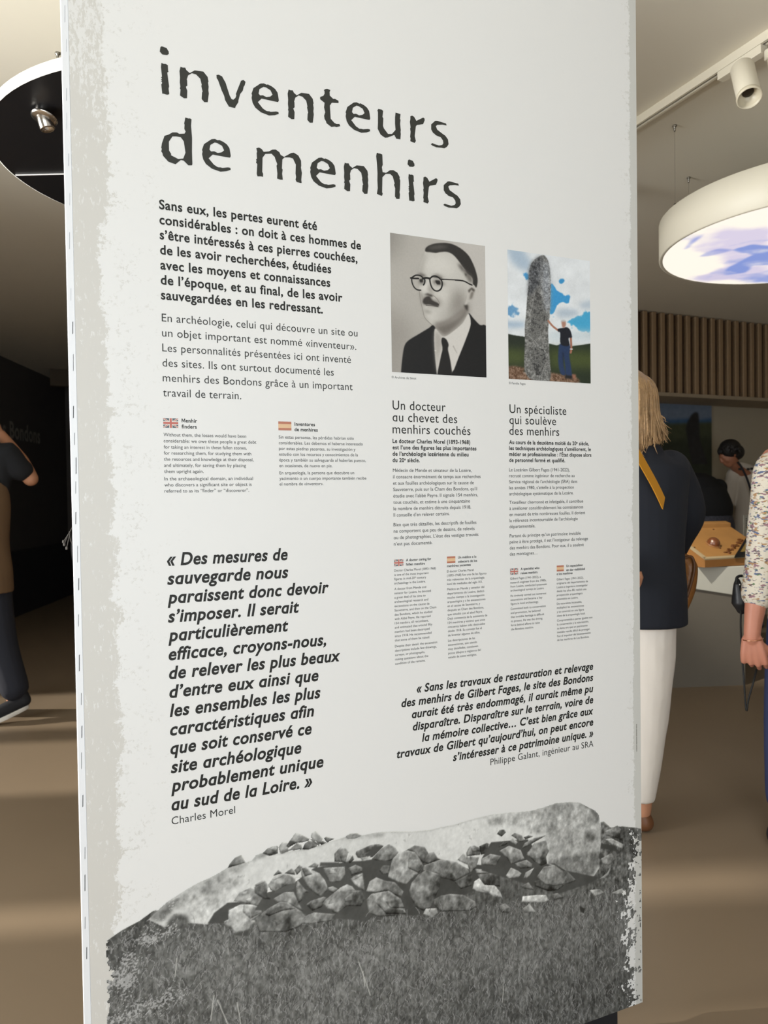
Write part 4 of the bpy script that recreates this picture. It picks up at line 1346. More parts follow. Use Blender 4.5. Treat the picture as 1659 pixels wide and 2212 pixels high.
# --- portrait in black and white
cv = Canvas(300, 420, 0, 0, 1000, 1000, (176, 172, 166))
for col, k, bl, w, pts in PORTRAIT:
    if k == 'l': cv.put(cv.line_mask(rounded(pts, False), w * 0.195 + 0.7), col, 0.5)
    else: cv.put(cv.mask(rounded(pts) if len(pts) > 6 else pts, int(bl * 2) + 2), col, bl * 0.6)
cv.a += (noise2(300, 420, 90, 120, 2, 5) * 6)[..., None]
grid_mesh('portrait_photo', cv, M_PRINT, panel, lambda U, Z: (0.622 + U / 1000 * 0.224, np.full(U.shape, PYF), 1.574 + Z / 1000 * 0.2825))

# --- colour photograph of a man beside a standing stone
cv = Canvas(190, 270, 0, 0, 1000, 1000, (224, 228, 228))
cv.a += (noise2(190, 270, 6, 8, 5, 8) * 30)[..., None]
cv.a[..., 2] += 4
for col, k, bl, w, pts in MENHIR:
    if k == 'l': cv.put(cv.line_mask(rounded(pts, False), w * 0.13 + 0.4), col, 0.4)
    else:
        mb = cv.mask(rounded(pts) if len(pts) > 7 else pts, int(bl * 1.4) + 2)
        if k in 'nk' and mb:
            y0, y1, x0, x1 = mb[1]
            nz = noise2(190, 270, 34, 44, 4, 3)[y0:y1, x0:x1, None]
            fine = noise2(190, 270, 90, 120, 2, 4)[y0:y1, x0:x1, None]
            if k == 'k':
                mb = (mb[0] * np.clip((nz[..., 0] + fine[..., 0] * 0.6) * 9 - 0.3, 0, 1), mb[1])
                cv.put(mb, col, 0.3)
                continue
            cv.put(mb, np.array(col, float) + nz * 76 + fine * 90, bl * 0.3)
        elif col[2] > 185 and col[0] < 110 and mb:        # gaps of blue between clouds get frayed edges
            y0, y1, x0, x1 = mb[1]
            nz = noise2(190, 270, 16, 22, 4, 12)[y0:y1, x0:x1]
            cv.put((np.clip((blur(mb[0], bl * 0.5) - 0.5 + nz * 1.3) * 5 + 0.5, 0, 1), mb[1]), col, 0.7)
        else:
            cv.put(mb, col, bl * 0.36)
cv.a += (noise2(190, 270, 80, 110, 2, 6) * 9)[..., None]
grid_mesh('menhir_photo', cv, M_PRINT, panel, lambda U, Z: (0.9025 + U / 1000 * 0.223, np.full(U.shape, PYF), 1.574 + Z / 1000 * 0.2815))

# --- the toppled stone with its rubble and grass
def gtop(u):
    # height of the grass edge along the picture
    return np.interp(u, [500, 1320, 2060, 3270, 5170, 6620, 8660, 10140, 11300, 12670], [5390, 5620, 5420, 5060, 4680, 4480, 4160, 3930, 3900, 3900])


W_, H_ = 900, 480
su0, su1, sz0, sz1 = 480.0, 12670.0, 800.0, 6900.0
cv = Canvas(W_, H_, su0, sz0, su1, sz1, (226, 226, 221))
UU, ZZ = np.meshgrid(np.linspace(su0, su1, W_), np.linspace(sz0, sz1, H_))
nf, nm_, nl = noise2(W_, H_, 200, 85, 3, 1), noise2(W_, H_, 60, 26, 4, 2), noise2(W_, H_, 9, 5, 4, 3)
vert = noise2(W_, H_, 300, 24, 3, 4)
lich = noise2(W_, H_, 130, 55, 3, 9)
cover = np.zeros((H_, W_))
gm, gb = cv.mask(GRASS)
dep = gtop(UU) - ZZ
tone = 100 + nl * 34 + nm_ * 30 + vert * 50 + nf * 70
tone += np.interp(dep, [-400, 0, 250, 900, 1800, 3200], [-6, -12, -4, 12, 2, -16]) - np.clip(1 - (UU - 700) / 1800, 0, 1) * 14
tone = np.stack((tone - 1, tone, tone - 2), -1)
y0, y1, x0, x1 = gb
cv.put((gm, gb), tone[y0:y1, x0:x1], 0.5)
cover[y0:y1, x0:x1] = np.maximum(cover[y0:y1, x0:x1], gm)


def blades(n, seed, test):
    r = np.random.default_rng(seed)
    u, z = r.uniform(su0, su1, n), r.uniform(sz0, sz1, n)
    L, lean = r.uniform(50, 170, n), r.normal(0, 0.6, n)
    v = np.where(r.random(n) < 0.6, r.uniform(120, 178, n), r.uniform(42, 78, n))
    ok = test(u, z)
    t = np.linspace(0, 1, 16)[None]
    X = u[:, None] + lean[:, None] * L[:, None] * t * t
    Y = z[:, None] + L[:, None] * t
    xi = np.clip(((X - su0) / (su1 - su0) * (W_ - 1)).astype(int), 0, W_ - 1)
    yi = np.clip(((Y - sz0) / (sz1 - sz0) * (H_ - 1)).astype(int), 0, H_ - 1)
    for i in np.nonzero(ok)[0]:
        cv.a[yi[i], xi[i]] = cv.a[yi[i], xi[i]] * 0.42 + v[i] * 0.58


blades(14000, 21, lambda u, z: z < gtop(u) - 60)
for n_s, (v, k, pts) in enumerate(STONES):
    mb = cv.mask(pts, 4)
    if mb is None: continue
    m, (y0, y1, x0, x1) = mb
    sl = (slice(y0, y1), slice(x0, x1))
    zc = ZZ[sl]
    hgt = max(p[1] for p in pts) - min(p[1] for p in pts) + 1
    rel = (zc - min(p[1] for p in pts)) / hgt - 0.5
    soft = blur(m, 2.2)
    rim = -np.gradient(blur(m, 1.1), axis=0) - 0.4 * np.gradient(blur(m, 1.1), axis=1)   # upper edges catch the light
    if k == 'd': c = v + nm_[sl] * 18 + nf[sl] * 8; sft = 0.7
    elif k == 's': c = v + nl[sl] * 26 + nm_[sl] * 20 + nf[sl] * 26 + np.minimum(0, lich[sl] + 0.24) * 320 - np.clip(0.97 - soft, 0, 1) * 50; sft = 0.5
    elif k == 'm': c = v + nl[sl] * 34 + nm_[sl] * 66 + lich[sl] * 70 + nf[sl] * 60; sft = 2.6
    elif k == 'g': c = v + nm_[sl] * 90 + nf[sl] * 120 + vert[sl] * 40; sft = 1.5
    else: c = v * 0.9 + nm_[sl] * 80 + lich[sl] * 80 + nf[sl] * 60 + rel * 22 - np.clip(0.9 - soft, 0, 1) * 50 + rim * 120; sft = 0.45
    if k == 'r' and m.sum() > 260:      # broken faces of the larger stones
        th = 0.6 + 2.4 * ((n_s * 0.618) % 1.0)
        uc, zc_ = np.mean([p[0] for p in pts]), np.mean([p[1] for p in pts])
        for th, am in ((th, 15), (th + 1.9, 9)):
            dd_ = ((UU[sl] - uc) * math.cos(th) + (ZZ[sl] - zc_) * math.sin(th)) / hgt + nm_[sl] * 0.35
            c = c + am * np.tanh(dd_ * 16)
    cc = np.stack((c, c + 1, c - 1), -1)
    cv.put((m, mb[1]), cc, sft)
    if k in 'sgrd': cover[sl] = np.maximum(cover[sl], m)
blades(1500, 22, lambda u, z: (z < gtop(u) + 30) & (z > gtop(u) - 330) & (u < 11800))
# bleached flecks on the left
r = np.random.default_rng(5)
fl = (noise2(W_, H_, 440, 230, 2, 31) + noise2(W_, H_, 30, 18, 2, 32)) > np.interp(UU, [540, 900, 1700, 2300], [0.12, 0.20, 0.36, 0.9])
cv.a[fl] = cv.a[fl] * 0.4 + 200 * 0.6
# a few tall straws at the bottom
for (xa, ya, xb, yb) in ((455, 2205, 462, 2150), (492, 2212, 470, 2160), (520, 2212, 512, 2165), (800, 2150, 775, 2078), (788, 2130, 784, 2098), (1085, 2165, 1088, 2130), (378, 2110, 382, 2070)):
    p, q_ = at_y(xa, ya, PY), at_y(xb, yb, PY)
    cv.put(cv.line_mask([(p.x * 1e4, p.z * 1e4), (q_.x * 1e4, q_.z * 1e4)], 1.2), (190, 190, 186), 0.3)
edge_n = noise2(W_, H_, 230, 95, 2, 41) * 0.8 + noise2(W_, H_, 40, 20, 3, 42) * 0.9
a_l = (UU - 545) / 110 + edge_n * 2.0
a_r = (np.interp(ZZ, [800, 2500, 3900, 4400, 5400, 6900], [12330, 12230, 12230, 12520, 12660, 12660]) - UU) / 330 + edge_n * 2.6
keep = (cover > 0.45) & (a_l > 0) & (a_r > 0)
dots = (noise2(W_, H_, 210, 90, 2, 51) > 0.27) & (ZZ < 5600) & (UU > 11900) & (UU < 12640) & (cover > 0.4)
keep |= dots
grid_mesh('toppled_stone_photo', cv, M_PRINT, panel, lambda U, Z: (U / 1e4, np.full(U.shape, PYF), Z / 1e4), keep)

# ------------------------------------------------------------------ fittings on the ceiling
m_casing = mat('lamp_casing_white', rgb(214, 207, 188), rough=0.5, var=0.01)
m_steel = mat('brushed_steel', rgb(150, 146, 138), rough=0.3, metal=1.0, var=0.03)
m_chrome = mat('satin_chrome', rgb(214, 206, 196), rough=0.2, metal=1.0, var=0.02)
m_track = mat('track_white', rgb(222, 214, 194), rough=0.5, var=0.01)
m_groove = mat('track_groove_dark', rgb(58, 50, 36), rough=0.7)


def cable_set(parent, c, r, ztop, angles):
    for a in angles:
        x, y = c[0] + r * math.cos(a), c[1] + r * math.sin(a)
        bm = B(); tube(bm, [(x, y, ztop - 0.005), (x, y, CEIL - 0.002)], 0.0005, 6); obj('cable', bm, m_steel, parent)
        bm = B(); lathe(bm, [(0.003, -0.028), (0.005, -0.018), (0.005, -0.008), (0.009, -0.006), (0.009, 0.0)], (x, y, CEIL), 14); obj('cable_fixing', bm, m_steel, parent, True)
        bm = B(); lathe(bm, [(0.009, 0.0), (0.009, 0.008), (0.004, 0.02)], (x, y, ztop - 0.002), 12); obj('cable_clamp', bm, m_steel, parent, True)


# round sky lightbox on the right
LC, LR, LZ, LT = (3.10, 2.315), 0.632, 2.42, 0.168
t = thing('ceiling_lightbox', 'round glowing ceiling lightbox printed with blue sky and clouds, hung on thin wires', 'lamp', (LC[0], LC[1], LZ))
bm = B(); lathe(bm, [(LR - 0.02, 0.004), (LR - 0.006, 0.0), (LR, 0.004), (LR, LT - 0.003), (LR - 0.004, LT), (0.01, LT)], (LC[0], LC[1], LZ), 96, cap=False)
obj('casing', bm, m_casing, t, True)
cv = Canvas(220, 220, LC[0] - LR, LC[1] - LR, LC[0] + LR, LC[1] + LR, (255, 246, 232))


def sky_px(pts):
    return [at_z(1320 + x / 3.457, y / 3.457, LZ)[:2] for x, y in pts]


nz = noise2(220, 220, 7, 7, 5, 77)
for col, sft, pts in (((214, 205, 226), 5, [(560, 1860), (820, 1720), (1172, 1700), (1172, 2090), (700, 2090), (900, 1960)]),
                      ((152, 160, 216), 1.6, [(690, 1752), (600, 1800), (530, 1872), (585, 1862), (640, 1800)]),
                      ((150, 158, 214), 1.8, [(640, 1925), (700, 1890), (800, 1860), (930, 1868), (840, 1895), (720, 1925)]),
                      ((128, 148, 212), 1.5, [(900, 1870), (1060, 1830), (1300, 1850), (1600, 1800), (1600, 1990), (1172, 1985), (1060, 1990), (1000, 2040), (830, 2060), (880, 2000), (960, 1960), (1060, 1908), (960, 1890)]),
                      ((206, 198, 222), 3, [(640, 2075), (800, 2050), (900, 2085), (700, 2095)])):
    mb = cv.mask(sky_px(pts), 14)
    if mb:
        m_, (y0, y1, x0, x1) = mb
        m_ = np.clip(blur(m_, sft) * 1.3 + nz[y0:y1, x0:x1] * 2.3 - 0.12, 0, 1) * (blur(m_, 6) > 0.02)
        cv.put((m_, mb[1]), col, 0.6)
for (bx, by, br) in ((2.6, 1.9, 0.16), (3.5, 2.6, 0.2), (3.4, 1.95, 0.17)):
    X, Y = np.meshgrid(np.linspace(cv.u0, cv.u1, 220), np.linspace(cv.z0, cv.z1, 220))
    m_ = np.clip(1.3 - np.hypot(X - bx, Y - by) / br + nz * 4, 0, 1)
    if by < 2.0 or bx > 3.3: cv.put((m_ * 0.9, (0, 220, 0, 220)), (140, 156, 214), 1)
X, Y = np.meshgrid(np.linspace(cv.u0, cv.u1, 220), np.linspace(cv.z0, cv.z1, 220))
keep = np.hypot(X - LC[0], Y - LC[1]) < LR - 0.012
grid_mesh('sky_diffuser', cv, mat_attr('lit_sky_print', emit=1.02), t, lambda U, Z: (U, Z, np.full(U.shape, LZ + 0.003)), keep, 1.0)
cable_set(t, LC, LR - 0.02, LZ + LT, [2.78, 1.72, 4.2, 0.2, 5.2])

# round pendant with black underside on the left
DC, DR, DZ, DT = (0.4411, 2.545), 0.6304, 2.42, 0.035
t = thing('ceiling_disc', 'round white pendant disc with glossy black underside, beside the top left of the panel', 'lamp', (DC[0], DC[1], DZ))
bm = B(); lathe(bm, [(DR - 0.004, 0.001), (DR, 0.002), (DR, DT - 0.004), (DR - 0.004, DT), (0.01, DT)], (DC[0], DC[1], DZ), 96, cap=False)
obj('rim', bm, mat('disc_rim_white', rgb(226, 224, 214), rough=0.5, var=0.01), t, True)
bm = B(); lathe(bm, [(DR - 0.003, 0.002), (DR - 0.003, 0.012)], (DC[0], DC[1], DZ), 96); obj('black_underside', bm, mat('black_gloss_panel', rgb(20, 20, 22), rough=0.38, var=0.03), t)
p0, p1 = at_z(25, 377, DZ), at_z(150, 374.5, DZ)
p1 = p0 + (p1 - p0).normalized() * 0.74
bm = B(); tube(bm, [p0 + Vector((0.012, 0, 0.0)), p1], 0.0022, 6); obj('seam_strip', bm, mat('seam_white', rgb(240, 236, 230), rough=0.4), t)
g = at_z(95, 243, DZ)
f = bpy.data.objects.new('gimbal_spotlight', None); COL.objects.link(f); f.parent = t; f.location = g - Vector((DC[0], DC[1], DZ))
ax = Vector((0.30, -0.12, -1)).normalized()
bm = B(); lathe(bm, [(0.031, -0.004), (0.036, 0.0), (0.036, 0.003), (0.030, 0.005)], g - Vector((0, 0, 0.016)), 36, (0.2, 0.15, 1)); obj('gimbal_ring', bm, m_chrome, f, True)
bm = B(); lathe(bm, [(0.004, 0.030), (0.017, 0.029), (0.020, 0.01), (0.021, -0.030), (0.018, -0.033), (0.015, -0.02), (0.006, -0.012)], g - Vector((0.0, 0, 0.016)), 32, (-0.30, 0.02, 1)); obj('lamp_head', bm, m_chrome, f, True)
cable_set(t, DC, DR - 0.03, DZ + DT, [2.36, 0.4, 4.4])

# track and its spotlight
TX = 2.335
t = thing('ceiling_track', 'straight white lighting track with a dark groove, fixed under the ceiling', 'light track', (TX, 1.5, CEIL))
bm = B()
box(bm, TX - 0.018, 0.2, CEIL - 0.034, TX - 0.007, 3.4, CEIL); box(bm, TX + 0.007, 0.2, CEIL - 0.034, TX + 0.018, 3.4, CEIL); box(bm, TX - 0.007, 0.2, CEIL - 0.012, TX + 0.007, 3.4, CEIL)
obj('rail', bm, m_track, t)
bm = B(); box(bm, TX - 0.0069, 0.21, CEIL - 0.026, TX + 0.0069, 3.39, CEIL - 0.0121); obj('groove', bm, m_groove, t)
ya, yb_ = at_z(1543, 163, CEIL - 0.05).y, at_z(1632, 100, CEIL - 0.05).y
t = thing('track_spotlight', 'white cylindrical spotlight tilted down from the ceiling track', 'spotlight', (TX, yb_, CEIL - 0.04))
bm = B(); box(bm, TX - 0.0175, min(ya, yb_), CEIL - 0.066, TX + 0.0175, max(ya, yb_), CEIL - 0.0345); obj('adapter', bevel(bm, 0.002, 2), m_track, t)
j = Vector((TX, yb_ - 0.02, CEIL - 0.066))
bm = B(); lathe(bm, [(0.016, 0.0), (0.016, -0.03), (0.012, -0.034)], j, 20); tube(bm, [j + Vector((0, 0, -0.03)), j + Vector((0.012, 0.0, -0.09))], 0.008, 10); box(bm, j.x + 0.004, j.y - 0.006, j.z - 0.115, j.x + 0.016, j.y + 0.006, j.z - 0.04)
obj('bracket', bm, m_track, t, False)
h0 = at_y(1603, 146, yb_ - 0.01)
h1 = at_y(1618, 208, yb_ - 0.075)
d = (h0 - h1).normalized()
Lh = (h0 - h1).length
bm = B(); lathe(bm, [(0.004, Lh), (0.036, Lh - 0.001), (0.039, Lh - 0.006), (0.039, 0.008), (0.0375, 0.0)], h1, 40, d, False); obj('lamp_body', bm, m_track, t, True)
bm = B(); lathe(bm, [(0.039, 0.006), (0.041, 0.0), (0.041, -0.010), (0.037, -0.012), (0.035, 0.0), (0.020, 0.026), (0.004, 0.028)], h1, 40, d, False); obj('bezel', bm, mat('bezel_cream', rgb(206, 196, 172), rough=0.35), t, True)
bm = B(); lathe(bm, [(0.0185, 0.024), (0.0185, 0.022)], h1, 24, d); obj('lens', bm, mat('dark_lens', rgb(50, 44, 34), rough=0.15), t)

# added head on the track, unseen behind the panel, to light the display table
hd = Vector((TX, 3.12, CEIL - 0.16))
aim = (Vector((4.22, 3.95, 0.85)) - hd).normalized()
t = thing('track_spotlight', 'added unseen white spotlight on the track behind the panel, aimed at the display table', 'spotlight', (TX, 3.12, CEIL - 0.04))
bm = B(); box(bm, TX - 0.0175, 2.98, CEIL - 0.066, TX + 0.0175, 3.18, CEIL - 0.0345); obj('adapter', bevel(bm, 0.002, 2), m_track, t)
bm = B(); tube(bm, [Vector((TX, 3.12, CEIL - 0.064)), hd], 0.009, 10); obj('bracket', bm, m_track, t)
bm = B(); lathe(bm, [(0.004, 0.08), (0.037, 0.078), (0.039, 0.07), (0.039, -0.08), (0.035, -0.08), (0.033, -0.05), (0.004, -0.045)], hd, 36, -aim, False); obj('lamp_body', bm, m_track, t, True)
l_ = bpy.data.lights.new('added_table_spot', 'SPOT')
l_.energy, l_.spot_size, l_.spot_blend, l_.color, l_.shadow_soft_size = 190, math.radians(30), 0.7, (1.0, 0.93, 0.80), 0.03
o = bpy.data.objects.new('added_table_spot', l_); COL.objects.link(o)
o.location = hd + aim * 0.09
o.rotation_euler = aim.to_track_quat('-Z', 'Y').to_euler()

# ------------------------------------------------------------------ slatted valance on the back wall
VY, VZ0, VZ1 = 5.17, 2.205, 2.945
t = thing('slatted_valance', 'brown slatted timber valance running under the ceiling of the back wall', 'wooden screen', (5.5, VY + 0.2, VZ0))
m_slat = mat('oak_slat', rgb(150, 124, 94), rough=0.65, var=0.14, scale=18)
m_back = mat('dark_oak_backing', rgb(74, 53, 34), rough=0.75, var=0.15, scale=12)
VX0, VX1 = 1.70, 7.0
bm = B(); box(bm, VX0, VY + 0.045, VZ0 + 0.02, VX1, VY + 0.07, VZ1); obj('backing_board', bm, m_back, t)
bm = B(); box(bm, VX0, VY - 0.006, VZ0 - 0.012, VX1, YB - 0.001, VZ0 + 0.02); obj('bottom_board', bm, mat('oak_board', rgb(160, 144, 122), rough=0.7, var=0.1), t)
s0 = B(); bevel(box(s0, -0.021, 0, 0, 0.021, 0.045, VZ1 - VZ0 - 0.02), 0.003, 1)
x = 4.809 - 30 * 0.10225
first = obj('slat', s0, m_slat, None)
first.parent = t
first.location = (x - 5.5, -0.2, 0.02)
for i in range(1, 51):
    o = first.copy(); COL.objects.link(o); o.parent = t; o.location = (x + i * 0.10225 - 5.5, -0.2, 0.02)

# ------------------------------------------------------------------ poster on the back wall
PO = YB - 0.012
pa, pb = at_y(1395, 884, PO), at_y(1537, 884, PO)
pw0, pw1, pz0, pz1 = pa.x, pb.x, 0.95, at_y(1470, 872, PO).z
t = thing('wall_poster', 'dim poster of a standing stone under blue sky, on the back wall', 'poster', ((pw0 + pw1) / 2, PO, pz0))
bm = B(); box(bm, pw0, PO, pz0, pw1, YB - 0.001, pz1); obj('poster_board', bm, mat('poster_edge', rgb(60, 62, 66), rough=0.6), t)
cv = Canvas(90, 140, pw0, pz0, pw1, pz1, (112, 126, 146))
YY = np.linspace(pz1, pz0, 140)[::-1]


def pp(pts):
    return [(at_y(1375 + x / 5.842, 780 + y / 5.842, PO).x, at_y(1375 + x / 5.842, 780 + y / 5.842, PO).z) for x, y in pts]


cv.put(cv.mask(pp([(0, 730), (300, 740), (470, 735), (650, 725), (800, 740), (1000, 705), (1000, 800), (0, 800)]), 6), (60, 92, 128), 1.2)
cv.put(cv.mask(pp([(0, 780), (480, 790), (1000, 770), (1000, 2600), (0, 2600)]), 6), (66, 72, 52), 1.2)
cv.put(cv.mask(pp([(0, 1050), (1000, 950), (1000, 2600), (0, 2600)]), 6), (46, 52, 40), 3)
cv.put(cv.mask(pp([(660, 1100), (620, 850), (640, 780), (690, 680), (745, 640), (780, 660), (790, 760), (800, 1000), (900, 1300), (700, 1300)]), 6), (40, 40, 42), 0.8)
cv.a += (noise2(90, 140, 20, 30, 3, 14) * 16)[..., None]
grid_mesh('poster_print', cv, M_PRINT, t, lambda U, Z: (U, np.full(U.shape, PO - 0.0006), Z))

# ------------------------------------------------------------------ display table and what stands on it
PA, PB = Vector((3.724, 3.805, 0)), Vector((4.231, 3.634, 0))
e = (PB - PA).normalized()
nb = Vector((-e.y, e.x, 0))
up_ = Vector((0, 0, 1))
t = thing('display_table', 'white-fronted display table on a grey plinth behind the women', 'table', PA + e * 0.3 + nb * 0.25)
bm = B()
f0, f1 = PA - e * 0.30, PB
zl = at_plane(1493, 1271, PA, PB).z
zr = at_plane(1590, 1286, PA, PB).z
sl_, sr_ = (at_plane(1493, 1271, PA, PB) - PA).dot(e), (at_plane(1590, 1286, PA, PB) - PA).dot(e)
zat = lambda s: zl + (zr - zl) * (s - sl_) / (sr_ - sl_)
hexa(bm, [f0, f1, f1 + nb * 0.55, f0 + nb * 0.55], [f0 + up_ * (zat(-0.30) - 0.0), f1 + up_ * (zat(0.535) - 0.0), f1 + nb * 0.55 + up_ * zat(0.535), f0 + nb * 0.55 + up_ * zat(-0.30)])
obj('plinth', bm, mat('grey_plinth', rgb(128, 122, 112), rough=0.6, var=0.03), t)
zt_ = 0.685
bm = B()
q0, q1 = PA - e * 0.36 - nb * 0.012, PB + e * 0.45 - nb * 0.012
zt0 = at_plane(1500, 1225, PA, PB).z
hexa(bm, [q0 + up_ * zat(-0.36), q1 + up_ * zat(0.98), q1 + nb * 0.6 + up_ * zat(0.98), q0 + nb * 0.6 + up_ * zat(-0.36)],
     [q0 + up_ * zt0, q1 + up_ * (zt0 - 0.001), q1 + nb * 0.95 + up_ * (zt0 - 0.001), q0 + nb * 0.95 + up_ * zt0])
obj('table_top', bevel(bm, 0.004, 2), mat('table_white', rgb(226, 226, 216), rough=0.5, var=0.01), t)

CZ = zt0 + 0.003
M0 = at_z(1523, 1226, CZ)
R0 = at_z(1616, 1220, CZ)
wx = (R0 - M0).normalized()
wy = Vector((-wx.y, wx.x, 0))
zf = at_y(1521, 1208.5, M0.y).z                      # top of the front edge
DEP, WID = 0.36, 0.62
bk = M0 + wx * 0.1 + wy * DEP
zb_ = at_plane(1535, 1140, M0 + wy * DEP, M0 + wy * DEP + wx).z
t = thing('wooden_relief_case', 'orange-brown sloping wooden case with raised back ledge on the white display table', 'display case', M0 + wx * 0.3 + wy * 0.2)
m_wood = mat('honey_wood', rgb(190, 140, 82), rough=0.45, var=0.2, scale=7, coat=0.15)
m_woodd = mat('honey_wood_edge', rgb(172, 120, 66), rough=0.5, var=0.16, scale=7)
m_woodp = mat('pale_wood_edge', rgb(196, 176, 140), rough=0.55, var=0.08)
zs = lambda a: zf + (zb_ - zf) * a / DEP
bm = B()
P_ = lambda a, b_, z: M0 + wx * a + wy * b_ + up_ * (z - CZ)
hexa(bm, [P_(0, 0, CZ), P_(WID, 0, CZ), P_(WID, DEP, CZ), P_(0, DEP, CZ)], [P_(0, 0, zf - 0.006), P_(WID, 0, zf - 0.006), P_(WID, DEP, zb_ - 0.006), P_(0, DEP, zb_ - 0.006)])
obj('case_body', bm, m_woodd, t)
bm = B()
hexa(bm, [P_(0.03, 0.02, zs(0.02) - 0.005), P_(WID, 0.02, zs(0.02) - 0.005), P_(WID, DEP, zs(DEP) - 0.005), P_(0.03, DEP, zs(DEP) - 0.005)], [P_(0.03, 0.02, zs(0.02)), P_(WID, 0.02, zs(0.02)), P_(WID, DEP, zs(DEP)), P_(0.03, DEP, zs(DEP))])
obj('top_board', bm, m_wood, t)
bm = B()
hexa(bm, [P_(0, 0, zf - 0.005), P_(0.03, 0.02, zs(0.02) - 0.005), P_(0.03, DEP, zs(DEP) - 0.005), P_(0, DEP, zs(DEP) - 0.005)], [P_(0, 0, zf + 0.004), P_(0.03, 0.02, zs(0.02) + 0.004), P_(0.03, DEP, zs(DEP) + 0.004), P_(0, DEP, zs(DEP) + 0.004)])
hexa(bm, [P_(0, 0, zf - 0.005), P_(WID, 0, zf - 0.005), P_(WID, 0.02, zs(0.02) - 0.005), P_(0, 0.02, zs(0.02) - 0.005)], [P_(0, 0, zf + 0.004), P_(WID, 0, zf + 0.004), P_(WID, 0.02, zs(0.02) + 0.004), P_(0, 0.02, zs(0.02) + 0.004)])
obj('pale_border', bm, m_woodp, t)
bm = B()
hexa(bm, [P_(0, DEP, zb_ - 0.02), P_(WID, DEP, zb_ - 0.02), P_(WID, DEP + 0.05, zb_ - 0.02), P_(0, DEP + 0.05, zb_ - 0.02)], [P_(0, DEP, zb_ + 0.035), P_(WID, DEP, zb_ + 0.030), P_(WID, DEP + 0.05, zb_ + 0.045), P_(0, DEP + 0.05, zb_ + 0.05)])
obj('back_ledge', bevel(bm, 0.006, 2), m_wood, t)


def on_board(x, y):
    # point of the sloping board seen at a picture position
    r_ = ray(x, y)
    o = Vector((0, 0, CAM_H))
    r_ = Vector(r_)
    a_, b_, c_ = P_(0, 0, zs(0)), P_(WID, 0, zs(0)), P_(0, DEP, zs(DEP))
    n_ = (b_ - a_).cross(c_ - a_)
    return o + r_ * ((a_ - o).dot(n_) / r_.dot(n_))


slope_n = (P_(WID, 0, zs(0)) - P_(0, 0, zs(0))).cross(P_(0, DEP, zs(DEP)) - P_(0, 0, zs(0))).normalized()
c0, c1 = on_board(1571, 1196), on_board(1604, 1164)
bm = B()
r = np.random.default_rng(3)
for i in range(34):
    a_ = r.random()
    p = c0 + (c1 - c0) * a_ + wx * r.normal(0, 0.012) + slope_n * 0.002
    ellipsoid(bm, p, 0.014 * (0.5 + r.random()), 0.009 * (0.5 + r.random()), 0.006, 8, 6)
obj('carved_relief', bm, mat('dark_carved_wood', rgb(118, 72, 36), rough=0.4, var=0.3, scale=40), t, True)
for x_, y_ in ((1555.5, 1185), (1500, 1183), (1541, 1144)):
    bm = B(); ellipsoid(bm, on_board(x_, y_) + slope_n * 0.002, 0.007, 0.006, 0.004, 8, 6); obj('wood_knot', bm, mat('dark_knot', rgb(92, 54, 26), rough=0.5), t, True)

mp_ = on_board(1540, 1176)
t = thing('dome_magnifier', 'glossy brown domed magnifying lens lying on the wooden case', 'magnifier', mp_)
bm = B(); lathe(bm, [(0.052, 0.0), (0.052, 0.004), (0.047, 0.006)], mp_ + slope_n * 0.0015, 36, slope_n); obj('lens_ring', bm, mat('amber_ring', rgb(176, 128, 84), rough=0.3), t, True)
bm = B(); lathe(bm, [(0.046 * math.cos(a_), 0.046 * math.sin(a_)) for a_ in (0, .25, .5, .75, 1.0, 1.25, 1.45, 1.56)], mp_ + slope_n * 0.006, 32, slope_n); obj('glass_dome', bm, mat('brown_glass', rgb(128, 76, 44), rough=0.04, var=0.35, scale=26, coat=1.0, spec=1.0), t, True)

# black framed tablet lying on the right of the case and a grey card behind it
k0, kt = on_board(1585, 1206), on_board(1622, 1146)
ex = wx * 0.16
ey = kt - k0
nn = ex.cross(ey).normalized()
k0 = k0 + nn * 0.022
t = thing('framed_tablet', 'black framed sloping label with ochre face at the right of the wooden case', 'label', k0)
bm = B()
c_ = [k0, k0 + ex, k0 + ex + ey, k0 + ey]
i_ = [k0 + ex * .16 + ey * .12, k0 + ex * .84 + ey * .12, k0 + ex * .84 + ey * .88, k0 + ex * .16 + ey * .88]
for a_ in range(4):
    b_ = (a_ + 1) % 4
    hexa(bm, [c_[a_] - nn * 0.018, c_[b_] - nn * 0.018, i_[b_] - nn * 0.018, i_[a_] - nn * 0.018], [c_[a_], c_[b_], i_[b_], i_[a_]])
obj('frame', bm, mat('black_frame', rgb(24, 25, 27), rough=0.5), t)
bm = B(); hexa(bm, [p - nn * 0.018 for p in i_], [p - nn * 0.004 for p in i_]); obj('label_face', bm, mat('ochre_label', rgb(150, 126, 70), rough=0.5, var=0.15), t)
cy = (M0 + wy * (DEP + 0.075) + wx * 0.5).y
g0, g1 = at_y(1607, 1150, cy), at_y(1632, 1112, cy)
t = thing('text_card', 'upright pale grey card with small black lettering behind the wooden case', 'sign', (g0.x, cy, zt0))
bm = B(); box(bm, g0.x, cy, zt0, g0.x + 0.16, cy + 0.006, g1.z); obj('card', bm, mat('grey_card', rgb(150, 148, 140), rough=0.6), t)
bm = B()
for q_ in range(6):
    for w_ in range(3 if q_ else 4):
        z_ = g1.z - 0.03 - q_ * 0.013
        flat_poly(bm, [(g0.x + 0.018 + w_ * 0.026, cy - 0.0006, z_), (g0.x + 0.018 + w_ * 0.026 + 0.017, cy - 0.0006, z_), (g0.x + 0.018 + w_ * 0.026 + 0.017, cy - 0.0006, z_ + 0.006), (g0.x + 0.018 + w_ * 0.026, cy - 0.0006, z_ + 0.006)])
